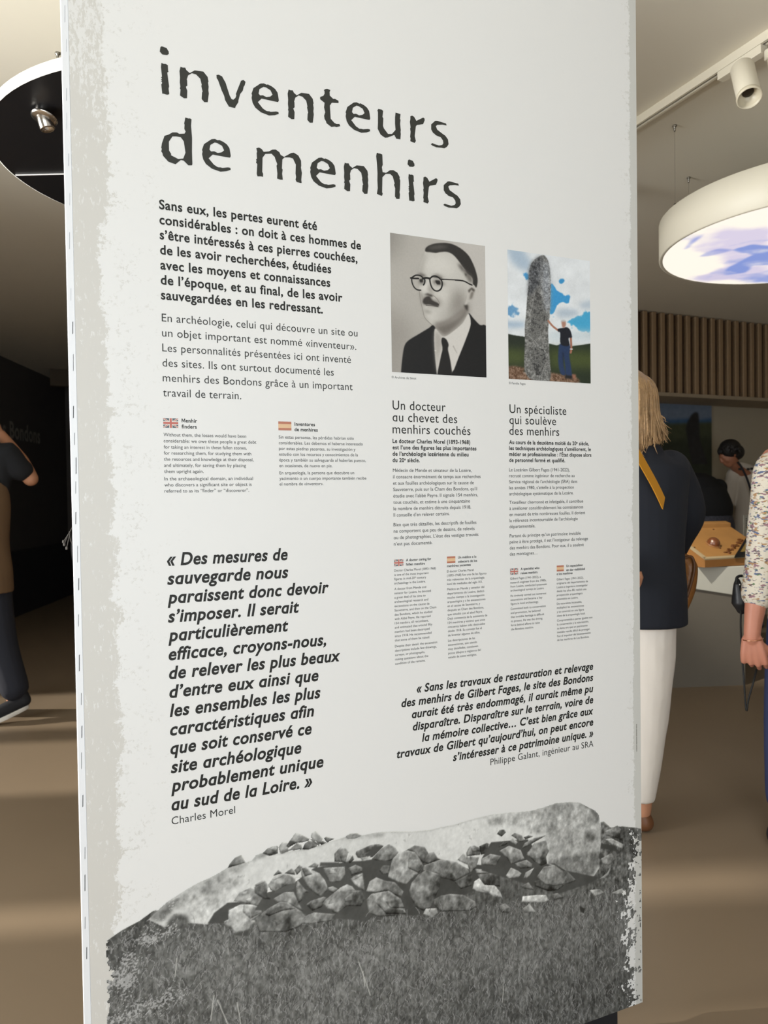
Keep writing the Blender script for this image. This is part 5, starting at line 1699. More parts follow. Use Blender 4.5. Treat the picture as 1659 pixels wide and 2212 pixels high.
obj('lettering', bm, mat('card_ink', rgb(50, 50, 48), var=0.0), t)

# ------------------------------------------------------------------ people
m_skin = mat('skin', rgb(196, 140, 108), rough=0.5, var=0.07, scale=12)
m_skin2 = mat('skin_rosy', rgb(192, 128, 104), rough=0.5, var=0.10, scale=22)
m_skin_d = mat('skin_tanned', rgb(168, 112, 84), rough=0.5, var=0.06, scale=12)


def head_into(bm, c, face, down=0.0, s=1.0):
    """skull, jaw, nose, ears, brow, eyes and lips; face = direction looked at"""
    f = Vector((face[0], face[1], 0)).normalized()
    side = Vector((0, 0, 1)).cross(f)
    ca, sa = math.cos(down), math.sin(down)
    fw = f * ca - Vector((0, 0, 1)) * sa
    up = f * sa + Vector((0, 0, 1)) * ca
    R = Matrix((side, -fw, up)).transposed()
    Rq = R.to_euler()

    def P(x, y, z): return Vector(c) + (side * x + fw * y + up * z) * s

    def E(x, y, z, a, b_, d): ellipsoid(bm, P(x, y, z), a * s, b_ * s, d * s, 16, 12, Rq)
    E(0, -0.012, 0.025, 0.076, 0.096, 0.092)
    E(0, 0.022, -0.03, 0.066, 0.072, 0.088)
    E(0, 0.052, -0.092, 0.040, 0.036, 0.026)
    E(0, 0.085, 0.020, 0.050, 0.016, 0.014)
    E(0, 0.100, -0.012, 0.011, 0.016, 0.026)
    E(0, 0.104, -0.032, 0.017, 0.017, 0.012)
    E(0, 0.090, -0.062, 0.026, 0.012, 0.007)
    E(0, 0.088, -0.073, 0.022, 0.012, 0.008)
    for k in (-1, 1):
        E(k * 0.031, 0.082, 0.0, 0.014, 0.010, 0.010)
        E(k * 0.040, 0.066, -0.035, 0.022, 0.022, 0.024)
        E(k * 0.076, -0.012, -0.008, 0.010, 0.020, 0.032)
    return P


def hand_into(bm, wrist, d, palm, thumb, s=1.0, curl=(0.5, 0.6, 0.5), spread=0.09):
    """palm and five separate bent fingers; d = towards the knuckles, palm = the way the palm faces, thumb = the thumb's side"""
    d = Vector(d).normalized()
    t = Vector(thumb)
    t = (t - d * t.dot(d)).normalized()
    p = Vector(palm)
    p = (p - d * p.dot(d) - t * p.dot(t)).normalized()
    w = Vector(wrist)
    for i, (o, L, r) in enumerate(((0.033, 0.074, 0.0080), (0.011, 0.083, 0.0083), (-0.011, 0.076, 0.0079), (-0.032, 0.060, 0.0072))):
        k = w + d * (0.092 - 0.006 * abs(i - 1)) * s + t * o * s
        capsule(bm, [w + t * o * 0.55 * s + d * 0.005 * s, w + d * 0.05 * s + t * o * 0.85 * s - p * 0.003 * s, k], [0.015 * s, 0.0135 * s, 0.0105 * s], 10, 3)
        a = 0.0
        q = k
        pts, rad = [k], [r * 1.08 * s]
        for j, (fr, cu) in enumerate(zip((0.46, 0.30, 0.24), curl)):
            a += cu * (1 + 0.10 * i)
            q = q + (d * math.cos(a) + p * math.sin(a) + t * (o * spread * 3)).normalized() * (L * fr * s)
            pts.append(q)
            rad.append(r * (0.95 - 0.12 * j) * s)
        capsule(bm, pts, rad, 10, 3)
    b0 = w + d * 0.018 * s + t * 0.018 * s
    b1 = w + d * 0.048 * s + t * 0.044 * s + p * 0.014 * s
    b2 = b1 + (d * 0.8 + t * 0.25 + p * 0.45).normalized() * 0.034 * s
    b3 = b2 + (d * 0.9 - t * 0.1 + p * 0.45).normalized() * 0.026 * s
    capsule(bm, [b0, b1, b2, b3], [0.014 * s, 0.0125 * s, 0.0095 * s, 0.0075 * s], 10, 3)


class Fig:
    """a standing figure's frame: at the feet, turned by rz; x to its left, -y the way it faces"""

    def __init__(s, loc, rz, h):
        s.o, s.k = Vector(loc), h / 1.72
        s.R = Matrix.Rotation(rz, 3, 'Z')
        s.face = s.R @ Vector((0, -1, 0))

    def __call__(s, x, y, z):
        return s.o + s.R @ (Vector((x, y, z)) * s.k)

    def loft(s, bm, secs, n=28, k=4):
        b2 = B()
        loft(b2, secs, n, k)
        for v in b2.verts: v.co = s(*v.co)
        me = bpy.data.meshes.new('t')
        b2.to_mesh(me); b2.free()
        bm.from_mesh(me)
        bpy.data.meshes.remove(me)


def torso_core(F, bm):
    F.loft(bm, [(0, 0, 0.84, 0.13, 0.095), (0, 0.005, 0.95, 0.16, 0.115), (0, 0, 1.08, 0.135, 0.095), (0, 0, 1.25, 0.155, 0.105), (0, 0.005, 1.38, 0.165, 0.09), (0, 0.01, 1.44, 0.09, 0.06), (0, 0.005, 1.50, 0.052, 0.05), (0, 0, 1.56, 0.05, 0.05)])


def legs_core(F, bm, ank=((-0.095, 0.02), (0.095, 0.02))):
    for sx, (ax_, ay_) in zip((-1, 1), ank):
        capsule(bm, [F(sx * 0.085, 0, 0.88), F(sx * 0.095 + (ax_ - sx * 0.095) * 0.5, -0.015 + ay_ * 0.4, 0.49), F(ax_, ay_, 0.09)], [0.085 * F.k, 0.056 * F.k, 0.038 * F.k], 14, 5)


def shoe_into(bm, heel, toe, h=0.075, w=0.042):
    heel, toe = Vector(heel), Vector(toe)
    d = (toe - heel)
    capsule(bm, [heel + Vector((0, 0, w * 0.9)), heel + d * 0.45 + Vector((0, 0, w * 0.85)), heel + d * 0.80 + Vector((0, 0, w * 0.7)), toe + Vector((0, 0, w * 0.62))], [w * 0.88, w, w * 0.98, w * 0.62], 14, 4)
    capsule(bm, [heel + Vector((0, 0, w)), heel + d * 0.12 + Vector((0, 0, h + 0.02))], [w * 0.85, w * 0.82], 14, 3)


def sole_into(bm, heel, toe, w=0.042, th=0.022):
    heel, toe = Vector(heel), Vector(toe)
    d = (toe - heel)
    x = d.normalized()
    y = Vector((-x.y, x.x, 0)).normalized()
    lo, hi = [], []
    for a in range(20):
        an = 2 * math.pi * a / 20
        along = 0.5 + 0.62 * math.cos(an)
        p = heel + d * along + y * (w * 1.02 * math.sin(an) * (1.0 if along > 0.4 else 0.85))
        lo.append(p + Vector((0, 0, 0.0))); hi.append(p + Vector((0, 0, th)))
    hexa(bm, lo, hi)


def cloth(name, color, rough=0.85, var=0.08, scale=6, bump=0.25, bscale=14, **k):
    return mat(name, color, rough=rough, var=var, scale=scale, bump=bump, bscale=bscale, **k)


# --- man at the left edge, back to the camera, right elbow raised
ML = at_z(-40, 1558, 0)
F = Fig(ML, math.radians(187), 1.76)
t = thing('person', 'person in brown vest over black T-shirt walking away at the left edge, elbow raised', 'person', ML)
Ya = ML.y
sh, el, wr = at_y(6, 978, Ya - 0.02), at_y(66, 1034, Ya + 0.02), at_y(2, 938, Ya + 0.26)
bm = B()
torso_core(F, bm)
head_into(bm, F(0.0, -0.01, 1.635), F.face, 0.1, F.k)
capsule(bm, [F(-0.14, 0.0, 1.41), sh, (sh + el) / 2, el], [0.05, 0.052, 0.049, 0.043], 14, 5)
capsule(bm, [el, el + (wr - el) * 0.35 + Vector((0.004, 0, 0.014)), wr], [0.047, 0.047, 0.030], 14, 5)
hand_into(bm, wr, Vector((-0.35, 0.1, 0.9)), Vector((-0.8, 0.4, 0)), Vector((0.1, -0.9, 0.3)), 1.0, (0.5, 0.7, 0.5))
capsule(bm, [F(0.14, 0.0, 1.41), F(0.19, -0.02, 1.37), F(0.24, -0.10, 1.12), F(0.12, -0.26, 1.38)], [0.05, 0.05, 0.042, 0.027], 14, 5)
hand_into(bm, F(0.12, -0.26, 1.38), F.R @ Vector((-0.4, -0.2, 0.9)), F.R @ Vector((-0.9, 0.2, -0.2)), F.R @ Vector((0, 0.9, 0.3)), 1.0, (0.5, 0.7, 0.5))
AK = ((-0.17, 0.10), (0.10, -0.22))
legs_core(F, bm, AK)
obj('body', fuse(bm, 0.0075, 6), m_skin, t, True)
bm = B(); ellipsoid(bm, F(0, 0.014, 1.672), 0.086, 0.104, 0.10, 20, 14); obj('hair', bm, mat('brown_hair', rgb(70, 54, 42), rough=0.6, bump=0.6, bscale=90), t, True)
bm = B()
F.loft(bm, [(0, 0, 1.10, 0.155, 0.115), (0, 0, 1.28, 0.175, 0.122), (0, 0.005, 1.40, 0.185, 0.105), (0, 0.005, 1.47, 0.075, 0.065)])
capsule(bm, [F(-0.12, 0.0, 1.40), sh, (sh + el) / 2 + Vector((0, 0, -0.006)), sh + (el - sh) * 0.66], [0.07, 0.078, 0.074, 0.070], 16, 5)
capsule(bm, [F(0.12, 0.0, 1.40), F(0.19, -0.02, 1.37), F(0.22, -0.07, 1.22)], [0.07, 0.07, 0.064], 16, 5)
obj('t_shirt', fuse(bm, 0.009, 5), cloth('black_jersey', rgb(27, 29, 34)), t, True)
bm = B()
F.loft(bm, [(0, 0.0, 0.755, 0.19, 0.15), (0, 0.0, 0.86, 0.188, 0.148), (0, 0, 1.05, 0.172, 0.135), (0, 0, 1.25, 0.184, 0.138), (0, 0.008, 1.37, 0.176, 0.124), (0, 0.01, 1.47, 0.092, 0.074)])
obj('vest', fuse(bm, 0.009, 3), cloth('brown_gilet', rgb(118, 92, 66), bump=0.5, bscale=9), t, True)
bm = B()
F.loft(bm, [(0, 0, 0.80, 0.155, 0.12), (0, 0, 0.95, 0.165, 0.125)])
for sx, (ax_, ay_) in zip((-1, 1), AK):
    capsule(bm, [F(sx * 0.08, 0, 0.86), F(sx * 0.11, -0.01 + ay_ * 0.4, 0.48), F(ax_, ay_ + 0.01, 0.20 if sx < 0 else 0.12)], [0.098, 0.090, 0.082], 16, 5)
obj('trousers', fuse(bm, 0.009, 3), cloth('navy_trousers', rgb(32, 34, 44), bump=0.4, bscale=8), t, True)
for hl, to in ((at_y(54, 1526, Ya - 0.10), at_z(-24, 1561, 0.02)), (F(0.10, -0.165, 0.02), F(0.10, -0.39, 0.02))):
    s_ = bpy.data.objects.new('shoe', None); COL.objects.link(s_); s_.parent = t; s_.location = hl - ML
    bm = B(); shoe_into(bm, hl, to, 0.085); obj('upper', fuse(bm, 0.008, 3), cloth('black_trainer', rgb(30, 30, 34)), s_, True)
    bm = B(); sole_into(bm, hl - Vector((0, 0, 0.02)), to - Vector((0, 0, 0.02)), 0.044, 0.026); obj('sole', bevel(bm, 0.004, 2), mat('white_sole', rgb(226, 222, 214), rough=0.6), s_, True)

# --- blonde woman seen from behind, half hidden by the panel
WL = at_z(1388, 1794, 0)
F = Fig(WL, math.radians(150), 1.74)
t = thing('person', 'blonde person in navy jacket and white trousers, back turned, beside the panel', 'person', WL)
Yb = WL.y
bm = B()
torso_core(F, bm)
HC = F(0, -0.01, 1.645) - Vector((0.918, -0.397, 0)) * 0.055
head_into(bm, HC, F.face, 0.05, F.k)
sh, el, wr = at_y(1446, 1016, Yb - 0.02), at_y(1484, 1112, Yb + 0.02), at_y(1452, 1196, Yb + 0.20)
capsule(bm, [F(-0.13, 0, 1.40), sh, el], [0.045, 0.045, 0.036], 14, 5)
capsule(bm, [el, wr], [0.036, 0.024], 14, 5)
hand_into(bm, wr, Vector((-0.5, 0.4, -0.1)), Vector((-0.3, 0, -1)), Vector((0.0, 0.8, 0.3)), 0.95)
lw = at_y(1340, 1262, Yb - 0.16)
lel = F(0.25, 0.06, 1.10)
capsule(bm, [F(0.13, 0, 1.40), F(0.18, 0.0, 1.37), lel, lw], [0.045, 0.045, 0.036, 0.024], 14, 5)
hand_into(bm, lw, at_y(1394, 1254, Yb - 0.16) - lw, Vector((0, 1, 0)), Vector((0, 0, 1)), 0.85, (0.3, 0.4, 0.3))
LSH = Vector((-0.918, 0.397, 0)) * 0.17 + Vector((0.02, 0.05, 0))
for sf in (Vector((0, 0, 0)), LSH):
    capsule(bm, [at_y(1396, 1290, Yb) + sf, at_y(1398, 1480, Yb) + sf, at_y(1386, 1752, Yb) + sf], [0.085, 0.056, 0.036], 14, 5)
obj('body', fuse(bm, 0.0075, 6), m_skin, t, True)
# hair: a smooth cap and tapering locks falling to the shoulders, blown out at the right
rt_ = Vector((0.918, -0.397, 0))                      # towards the right of the photograph
bk_ = Vector((-0.397, -0.918, 0))                     # towards the camera
m_hair = mat('blonde_hair', rgb(172, 138, 98), rough=0.45, var=0.5, scale=34, bump=0.5, bscale=120)
cap = B()
ellipsoid(cap, HC + bk_ * 0.008 + Vector((0, 0, 0.028)), 0.094, 0.108, 0.110, 24, 18)
up0 = Vector((0, 0, 1))
for a_, fl_, ln_ in ((0.0, 0.066, 0.135), (0.35, 0.050, 0.155), (0.8, 0.022, 0.185), (1.3, 0.004, 0.20), (1.9, -0.004, 0.20), (2.5, 0.0, 0.19), (3.1, 0.0, 0.17)):
    o_ = rt_ * math.cos(a_) + bk_ * math.sin(a_)
    capsule(cap, [HC + o_ * 0.045 + up0 * 0.03, HC + o_ * (0.062 + fl_ * 0.3) - up0 * 0.06, HC + o_ * (0.060 + fl_ * 0.9) - up0 * (ln_ - 0.03), HC + o_ * (0.052 + fl_ * 1.25) - up0 * ln_], [0.045, 0.046, 0.036, 0.016], 14, 5)
hr = obj('hair', fuse(cap, 0.007, 5), m_hair, t, True)
r = np.random.default_rng(9)
bm = B()
crown = HC + up0 * 0.125
for i in range(420):
    a = r.uniform(-0.5, math.pi + 0.5)
    out = rt_ * math.cos(a) + bk_ * math.sin(a)
    flare = max(0.0, math.cos(a))
    ln = 0.205 - 0.070 * flare + r.normal(0, 0.012)
    if r.random() < 0.25: ln *= r.uniform(0.6, 0.9)
    j = r.uniform(0.0, 0.010)
    p0 = crown + out * r.uniform(0.0, 0.03)
    p1 = HC + out * (0.096 + j) + up0 * (0.060 + r.uniform(-0.01, 0.015))
    p2 = HC + out * (0.101 + 0.016 * flare + j) - up0 * 0.04
    p3 = HC + out * (0.092 + 0.045 * flare + j) + rt_ * r.normal(0, 0.004) - up0 * (ln * 0.78)
    p4 = HC + out * (0.066 + 0.082 * flare + j) + rt_ * r.normal(0, 0.010) - up0 * ln
    w_ = r.uniform(0.0022, 0.0052)
    tube(bm, smooth_path([p0, p1, p2, p3, p4], 4), [w_ * (0.5 if k_ < 2 else 1.0) * (1 if k_ < 10 else max(0.12, (16 - k_) / 6.5)) for k_ in range(17)], 5)
# loose curls low at the nape
for i in range(40):
    p = HC + bk_ * r.uniform(0.07, 0.10) + rt_ * r.uniform(-0.05, 0.045) - up0 * r.uniform(0.13, 0.17)
    q_ = [p]
    ph = r.uniform(0, 6.28)
    for k_ in range(1, 7):
        q_.append(p + rt_ * (0.012 * math.sin(ph + k_ * 0.9)) + bk_ * (0.008 * math.cos(ph + k_ * 0.9)) - up0 * 0.013 * k_)
    tube(bm, smooth_path(q_, 3), [0.0042 * max(0.15, 1 - k_ / 19) for k_ in range(19)], 5)
obj('locks', bm, m_hair, hr, True)
# jacket
bm = B()
F.loft(bm, [(0, 0.0, 0.800, 0.170, 0.140), (0, 0.0, 0.92, 0.168, 0.140), (0, 0, 1.08, 0.160, 0.125), (0, 0, 1.26, 0.172, 0.125), (0, 0.006, 1.385, 0.182, 0.108), (0, 0.01, 1.455, 0.085, 0.07), (0, 0.01, 1.49, 0.066, 0.062)])
capsule(bm, [F(-0.11, 0, 1.38), sh, (sh + el) / 2 + Vector((0.012, 0, 0)), el, (el + wr) / 2, wr], [0.072, 0.080, 0.078, 0.070, 0.062, 0.052], 18, 5)
capsule(bm, [F(0.11, 0, 1.38), F(0.18, 0.0, 1.37), lel, (lel + lw) / 2, lw + (lel - lw) * 0.12], [0.072, 0.078, 0.068, 0.058, 0.05], 18, 5)
obj('jacket', fuse(bm, 0.008, 4), cloth('navy_jacket', rgb(20, 24, 34), var=0.15, bump=0.5, bscale=7), t, True)
# trousers
bm = B()
F.loft(bm, [(0, 0, 0.80, 0.145, 0.120), (0, 0, 0.88, 0.155, 0.128), (0, 0, 1.0, 0.14, 0.11)])
ta = [at_y(1398, 1300, Yb), at_y(1401, 1420, Yb), at_y(1396, 1560, Yb), at_y(1385, 1728, Yb)]
for sgn in (1, -1):
    sft = Vector((0, 0, 0)) if sgn == 1 else LSH
    secs = [p + sft for p in ta]
    rads = [0.112, 0.098, 0.080, 0.050]
    b2 = B()
    rs = []
    for p, q_ in zip(smooth_path(secs, 5), np.interp(np.linspace(0, 3, 16), range(4), rads)):
        rs.append([b2.verts.new(p + Vector((math.cos(a_ * math.pi / 9) * q_ * (1 + 0.03 * math.sin(a_ * 2 + p.z * 30)), math.sin(a_ * math.pi / 9) * q_ * 1.02, 0))) for a_ in range(18)])
    skin_rings(b2, rs)
    me = bpy.data.meshes.new('t'); b2.to_mesh(me); b2.free(); bm.from_mesh(me); bpy.data.meshes.remove(me)
obj('trousers', fuse(bm, 0.008, 3), cloth('white_cotton', rgb(228, 220, 210), var=0.03, bump=0.7, bscale=9), t, True)
for sft in (Vector((0, 0, 0)), LSH):
    bm = B(); hl = at_z(1393, 1796, 0.0) + sft; to = hl + Vector((-0.10, 0.17, 0))
    shoe_into(bm, hl + Vector((0, 0, 0.0)), to, 0.06, 0.040)
    obj('shoe', fuse(bm, 0.008, 3), cloth('brown_leather_shoe', rgb(112, 72, 44), rough=0.5, bump=0.1), t, True)
# strap across the back and the bag at the hip
bagc = at_y(1487, 1258, Yb + 0.10)
tb = thing('shoulder_bag', 'brown leather bag on a yellow strap at the hip of the navy jacket', 'bag', bagc)
bm = B()
sp = [(1366, 965), (1388, 1002), (1412, 1045), (1430, 1082), (1440, 1108), (1452, 1136), (1468, 1170)]
pts = [at_y(x_, y_, Yb - 0.155 - 0.012 * math.sin(i_ * 0.6) + 0.012 * i_) for i_, (x_, y_) in enumerate(sp)]
P_s = smooth_path(pts, 5)
rows = []
for i_, p in enumerate(P_s):
    d = (P_s[min(i_ + 1, len(P_s) - 1)] - P_s[max(i_ - 1, 0)]).normalized()
    n_ = Vector((0.1, -1, 0.1)).normalized()
    w_ = d.cross(n_).normalized() * 0.0175
    rows.append([bm.verts.new(q) for q in (p + w_, p - w_, p - w_ + n_ * 0.004, p + w_ + n_ * 0.004)])
skin_rings(bm, rows)
bmesh.ops.recalc_face_normals(bm, faces=bm.faces)
obj('strap', bm, cloth('yellow_strap', rgb(206, 142, 36), rough=0.6, bump=0.1, var=0.05), tb, False)
bm = B()
capsule(bm, [at_y(1478, 1206, Yb + 0.10), at_y(1489, 1225, Yb + 0.10), at_y(1485, 1270, Yb + 0.10), at_y(1474, 1312, Yb + 0.10)], [0.022, 0.034, 0.034, 0.024], 16, 5)
obj('pouch', fuse(bm, 0.006, 3), mat('tan_leather', rgb(136, 88, 40), rough=0.45, var=0.3, scale=30, bump=0.4, bscale=40), tb, True)
bm = B(); tube(bm, smooth_path([at_y(1478, 1206, Yb + 0.08), at_y(1494, 1203, Yb + 0.07), at_y(1500, 1222, Yb + 0.06), at_y(1496, 1250, Yb + 0.06), at_y(1484, 1290, Yb + 0.06)], 5), 0.006, 8); obj('handle', bm, mat('dark_tan_leather', rgb(96, 60, 28), rough=0.5), tb, True)

# --- woman at the right edge in a flecked blouse
RL = at_z(1766, 1790, 0)
F = Fig(RL, math.radians(-62), 1.72)
t = thing('person', 'person in cream flecked blouse and blue jeans cut off by the right edge, arm hanging', 'person', RL)
Yc = RL.y
sh, el, wr = at_y(1668, 1004, Yc), at_y(1646, 1210, Yc), at_y(1624, 1378, Yc)
bm = B()
torso_core(F, bm)
HR = F(0, -0.01, 1.635)
head_into(bm, HR, F.face, 0.05, F.k)
capsule(bm, [F(-0.12, 0, 1.40), sh, el], [0.046, 0.048, 0.040], 14, 5)
capsule(bm, [el, at_y(1637, 1270, Yc), at_y(1627, 1345, Yc), wr], [0.041, 0.042, 0.031, 0.027], 16, 5)
hand_into(bm, wr, at_y(1632, 1452, Yc) - wr, Vector((0.6, 0.55, 0.0)), Vector((0.55, -0.75, 0.1)), 1.1, (0.85, 1.1, 0.8), 0.05)
capsule(bm, [F(0.12, 0, 1.40), F(0.18, 0, 1.37), F(0.21, 0.02, 1.10), F(0.2, -0.06, 0.86)], [0.046, 0.048, 0.038, 0.025], 14, 5)
hand_into(bm, F(0.2, -0.06, 0.86), (0, 0, -1), F.R @ Vector((-1, 0, 0)), F.R @ Vector((0, -1, 0)))
AK = ((-0.10, -0.10), (0.10, 0.10))
for sx, (ax_, ay_) in zip((-1, 1), AK):
    capsule(bm, [F(sx * 0.08, 0, 0.86), F(sx * 0.10, ay_ * 0.5, 0.48), F(ax_, ay_ + 0.005, 0.09)], [0.082, 0.056, 0.038], 14, 5)
obj('body', fuse(bm, 0.0038, 4), m_skin2, t, True)
bm = B(); ellipsoid(bm, HR + F.face * -0.02 + Vector((0, 0, 0.025)), 0.096, 0.104, 0.112, 24, 18)
r = np.random.default_rng(4)
for i in range(90):
    a = r.uniform(0.7, 2 * math.pi - 0.7)
    out = Matrix.Rotation(a, 3, 'Z') @ F.face
    p0 = HR + Vector((0, 0, 0.125)) + out * 0.01
    p1 = HR + out * 0.094 + Vector((0, 0, 0.05))
    p2 = HR + out * (0.10 + r.uniform(0, 0.012)) + Vector((0, 0, -0.05))
    p3 = HR + out * (0.088 + r.uniform(-0.01, 0.015)) + Vector((0, 0, -0.125 - r.uniform(0, 0.03)))
    w_ = r.uniform(0.009, 0.014)
    tube(bm, smooth_path([p0, p1, p2, p3], 4), [w_ * (0.6 + 0.4 * math.sin(k_ / 12 * 3.0)) * (1 if k_ < 9 else max(0.1, (13 - k_) / 4.4)) for k_ in range(13)], 6)
obj('hair', bm, mat('chestnut_hair', rgb(122, 78, 46), rough=0.5, var=0.35, scale=30, bump=0.4, bscale=120), t, True)


def flecked():
    m = cloth('flecked_blouse', rgb(214, 205, 188), var=0.03, bump=0.35, bscale=26)
    nt = m.node_tree
    p = nt.nodes['Principled BSDF']
    tc = [n for n in nt.nodes if n.type == 'TEX_COORD'][0]
    src = p.inputs['Base Color'].links[0].from_socket
    for scale, colr, lo, seed in ((70, rgb(90, 102, 134), 0.60, 0), (62, rgb(146, 108, 116), 0.61, 3), (80, rgb(96, 122, 84), 0.64, 7), (76, rgb(170, 132, 92), 0.60, 11), (90, rgb(104, 90, 92), 0.615, 17)):
        mp = nt.nodes.new('ShaderNodeMapping')
        mp.inputs['Location'].default_value = (seed, seed * 2, seed)
        mp.inputs['Scale'].default_value = (0.5, 0.5, 1.3)
        nt.links.new(tc.outputs['Object'], mp.inputs[0])
        n = nt.nodes.new('ShaderNodeTexNoise')
        n.inputs['Scale'].default_value = scale
        n.inputs['Detail'].default_value = 2
        nt.links.new(mp.outputs[0], n.inputs['Vector'])
        rmp = nt.nodes.new('ShaderNodeMapRange')
        rmp.inputs[1].default_value, rmp.inputs[2].default_value = lo, lo + 0.035
        nt.links.new(n.outputs['Fac'], rmp.inputs[0])
        mx = nt.nodes.new('ShaderNodeMix')
        mx.data_type = 'RGBA'
        nt.links.new(rmp.outputs[0], mx.inputs[0])
        nt.links.new(src, mx.inputs[6])
        mx.inputs[7].default_value = colr
        src = mx.outputs[2]
    nt.links.new(src, p.inputs['Base Color'])
    return m


bm = B()
F.loft(bm, [(0, 0, 0.80, 0.175, 0.145), (0, 0, 0.95, 0.172, 0.142), (0, 0, 1.10, 0.162, 0.130), (0, 0, 1.28, 0.172, 0.128), (0, 0.006, 1.385, 0.178, 0.108), (0, 0.01, 1.455, 0.082, 0.07)])
capsule(bm, [F(-0.10, 0, 1.39), at_y(1668, 1010, Yc), at_y(1658, 1085, Yc), at_y(1650, 1160, Yc), at_y(1645, 1225, Yc), at_y(1638, 1283, Yc)], [0.07, 0.060, 0.060, 0.059, 0.058, 0.060], 18, 5)
capsule(bm, [F(0.10, 0, 1.39), F(0.18, 0, 1.37), F(0.21, 0.01, 1.12)], [0.07, 0.068, 0.062], 18, 5)
obj('blouse', fuse(bm, 0.008, 3), flecked(), t, True)
bm = B()
F.loft(bm, [(0, 0, 0.80, 0.155, 0.125), (0, 0, 0.97, 0.16, 0.125)])
for sx, (ax_, ay_) in zip((-1, 1), AK):
    capsule(bm, [F(sx * 0.08, 0, 0.85), F(sx * 0.10, ay_ * 0.5, 0.48), F(ax_, ay_ + 0.01, 0.13)], [0.096, 0.078, 0.066], 16, 5)
obj('jeans', fuse(bm, 0.009, 3), cloth('blue_denim', rgb(52, 62, 102), bump=0.3, bscale=10), t, True)
for ax_, ay_ in AK:
    bm = B(); shoe_into(bm, F(ax_, ay_ + 0.05, 0.0), F(ax_, ay_ - 0.16, 0.0), 0.06, 0.04); obj('shoe', fuse(bm, 0.008, 3), cloth('dark_shoe', rgb(36, 34, 36), bump=0.1), t, True)
bp = at_y(1626, 1380, Yc)
bm = B()
rs = []
for i in range(28):
    a = 2 * math.pi * i / 28
    c_ = bp + rt_ * (0.034 * math.cos(a)) + bk_ * (0.034 * math.sin(a)) + Vector((0, 0, 0.004 * math.cos(a)))
    o_ = (rt_ * math.cos(a) + bk_ * math.sin(a))
    rs.append([bm.verts.new(c_ + o_ * (0.0022 * math.cos(b_)) + Vector((0, 0, 0.0022 * math.sin(b_)))) for b_ in (0, 1.05, 2.1, 3.14, 4.19, 5.24)])
skin_rings(bm, rs + [rs[0]], False)
obj('bracelet', bm, mat('rose_gold', rgb(236, 176, 140), rough=0.25, metal=1.0), t, True)
ea = HR + rt_ * -0.078 + bk_ * 0.01 + Vector((0, 0, -0.045))
bm = B(); ellipsoid(bm, ea, 0.006, 0.006, 0.009, 10, 8); obj('earring', bm, mat('pearl', rgb(230, 224, 214), rough=0.2), t, True)

pc = at_y(1600, 1290, Yc + 0.09)
t = thing('pouch', 'black pear-shaped pouch with a long cord loop hanging beside the flecked blouse', 'pouch', pc)
bm = B()
capsule(bm, [at_y(1593, 1254, Yc + 0.09), at_y(1594, 1268, Yc + 0.09), at_y(1599, 1288, Yc + 0.09), at_y(1601, 1302, Yc + 0.09), at_y(1602, 1316, Yc + 0.09)], [0.010, 0.018, 0.031, 0.035, 0.020], 18, 5)
obj('pouch_body', fuse(bm, 0.005, 3), mat('black_rubber', rgb(40, 40, 42), rough=0.4), t, True)
bm = B()
tube(bm, smooth_path([at_y(1601, 1318, Yc + 0.08), at_y(1600, 1350, Yc + 0.08), at_y(1602, 1400, Yc + 0.06), at_y(1607, 1470, Yc + 0.04), at_y(1612, 1534, Yc + 0.03), at_y(1617, 1510, Yc + 0.02), at_y(1627, 1475, Yc + 0.01), at_y(1634, 1446, Yc + 0.03)], 6), 0.0034, 8)
obj('cord_loop', bm, mat('black_cord', rgb(26, 25, 24), rough=0.7), t, True)
bm = B(); tube(bm, smooth_path([at_y(1591, 1262, Yc + 0.085), at_y(1592, 1248, Yc + 0.085), at_y(1602, 1244, Yc + 0.085), at_y(1618, 1248, Yc + 0.06), at_y(1640, 1240, Yc + 0.03)], 5), 0.0055, 8); obj('carry_loop', bm, mat('black_cord', rgb(26, 25, 24)), t, True)
bm = B(); ellipsoid(bm, at_y(1598, 1263, Yc + 0.07), 0.004, 0.003, 0.004, 8, 6); obj('rivet', bm, mat('steel_rivet', rgb(220, 220, 220), rough=0.2, metal=1.0), t, True)

# --- visitor in white T-shirt bending over the far table
TL = at_y(1622, 1300, 5.10); TL.z = 0
F = Fig(TL, math.radians(205), 1.70)
t = thing('person', 'dark-haired person in white T-shirt with thin shoulder strap looking down beyond the table', 'person', TL)
sc_ = lambda x_, y_: at_y(x_, y_, TL.y)
HD = sc_(1577, 980)
bm = B()
loft(bm, [(TL.x, TL.y, 0.84, 0.13, 0.095), (TL.x, TL.y, 0.96, 0.15, 0.11), (TL.x + 0.0, TL.y, 1.1, 0.135, 0.1), (TL.x + 0.02, TL.y - 0.0, 1.3, 0.15, 0.105), (TL.x + 0.02, TL.y, 1.44, 0.15, 0.095), (HD.x + 0.06, TL.y, 1.56, 0.062, 0.058), (HD.x + 0.02, TL.y, 1.63, 0.055, 0.055)], 24)
PH = head_into(bm, HD, Vector((-0.75, 0.45, 0)), 0.5, 0.98)
for sx in (-1, 1):
    a0 = TL + rt_ * (sx * 0.17) + Vector((0, 0, 1.42)); a1 = a0 + rt_ * (sx * 0.05) + Vector((0, 0.02, -0.28)); a2 = a1 + Vector((-0.10, 0.10, -0.14))
    capsule(bm, [a0, a1, a2], [0.045, 0.038, 0.025], 12, 4)
    hand_into(bm, a2, Vector((-0.4, 0.6, -0.3)), Vector((0, 0, -1)), Vector((-sx, 0.2, 0)), 0.95)
legs_core(F, bm)
obj('body', fuse(bm, 0.009, 4), m_skin_d, t, True)
bm = B()
hc_ = PH(0, -0.020, 0.036)
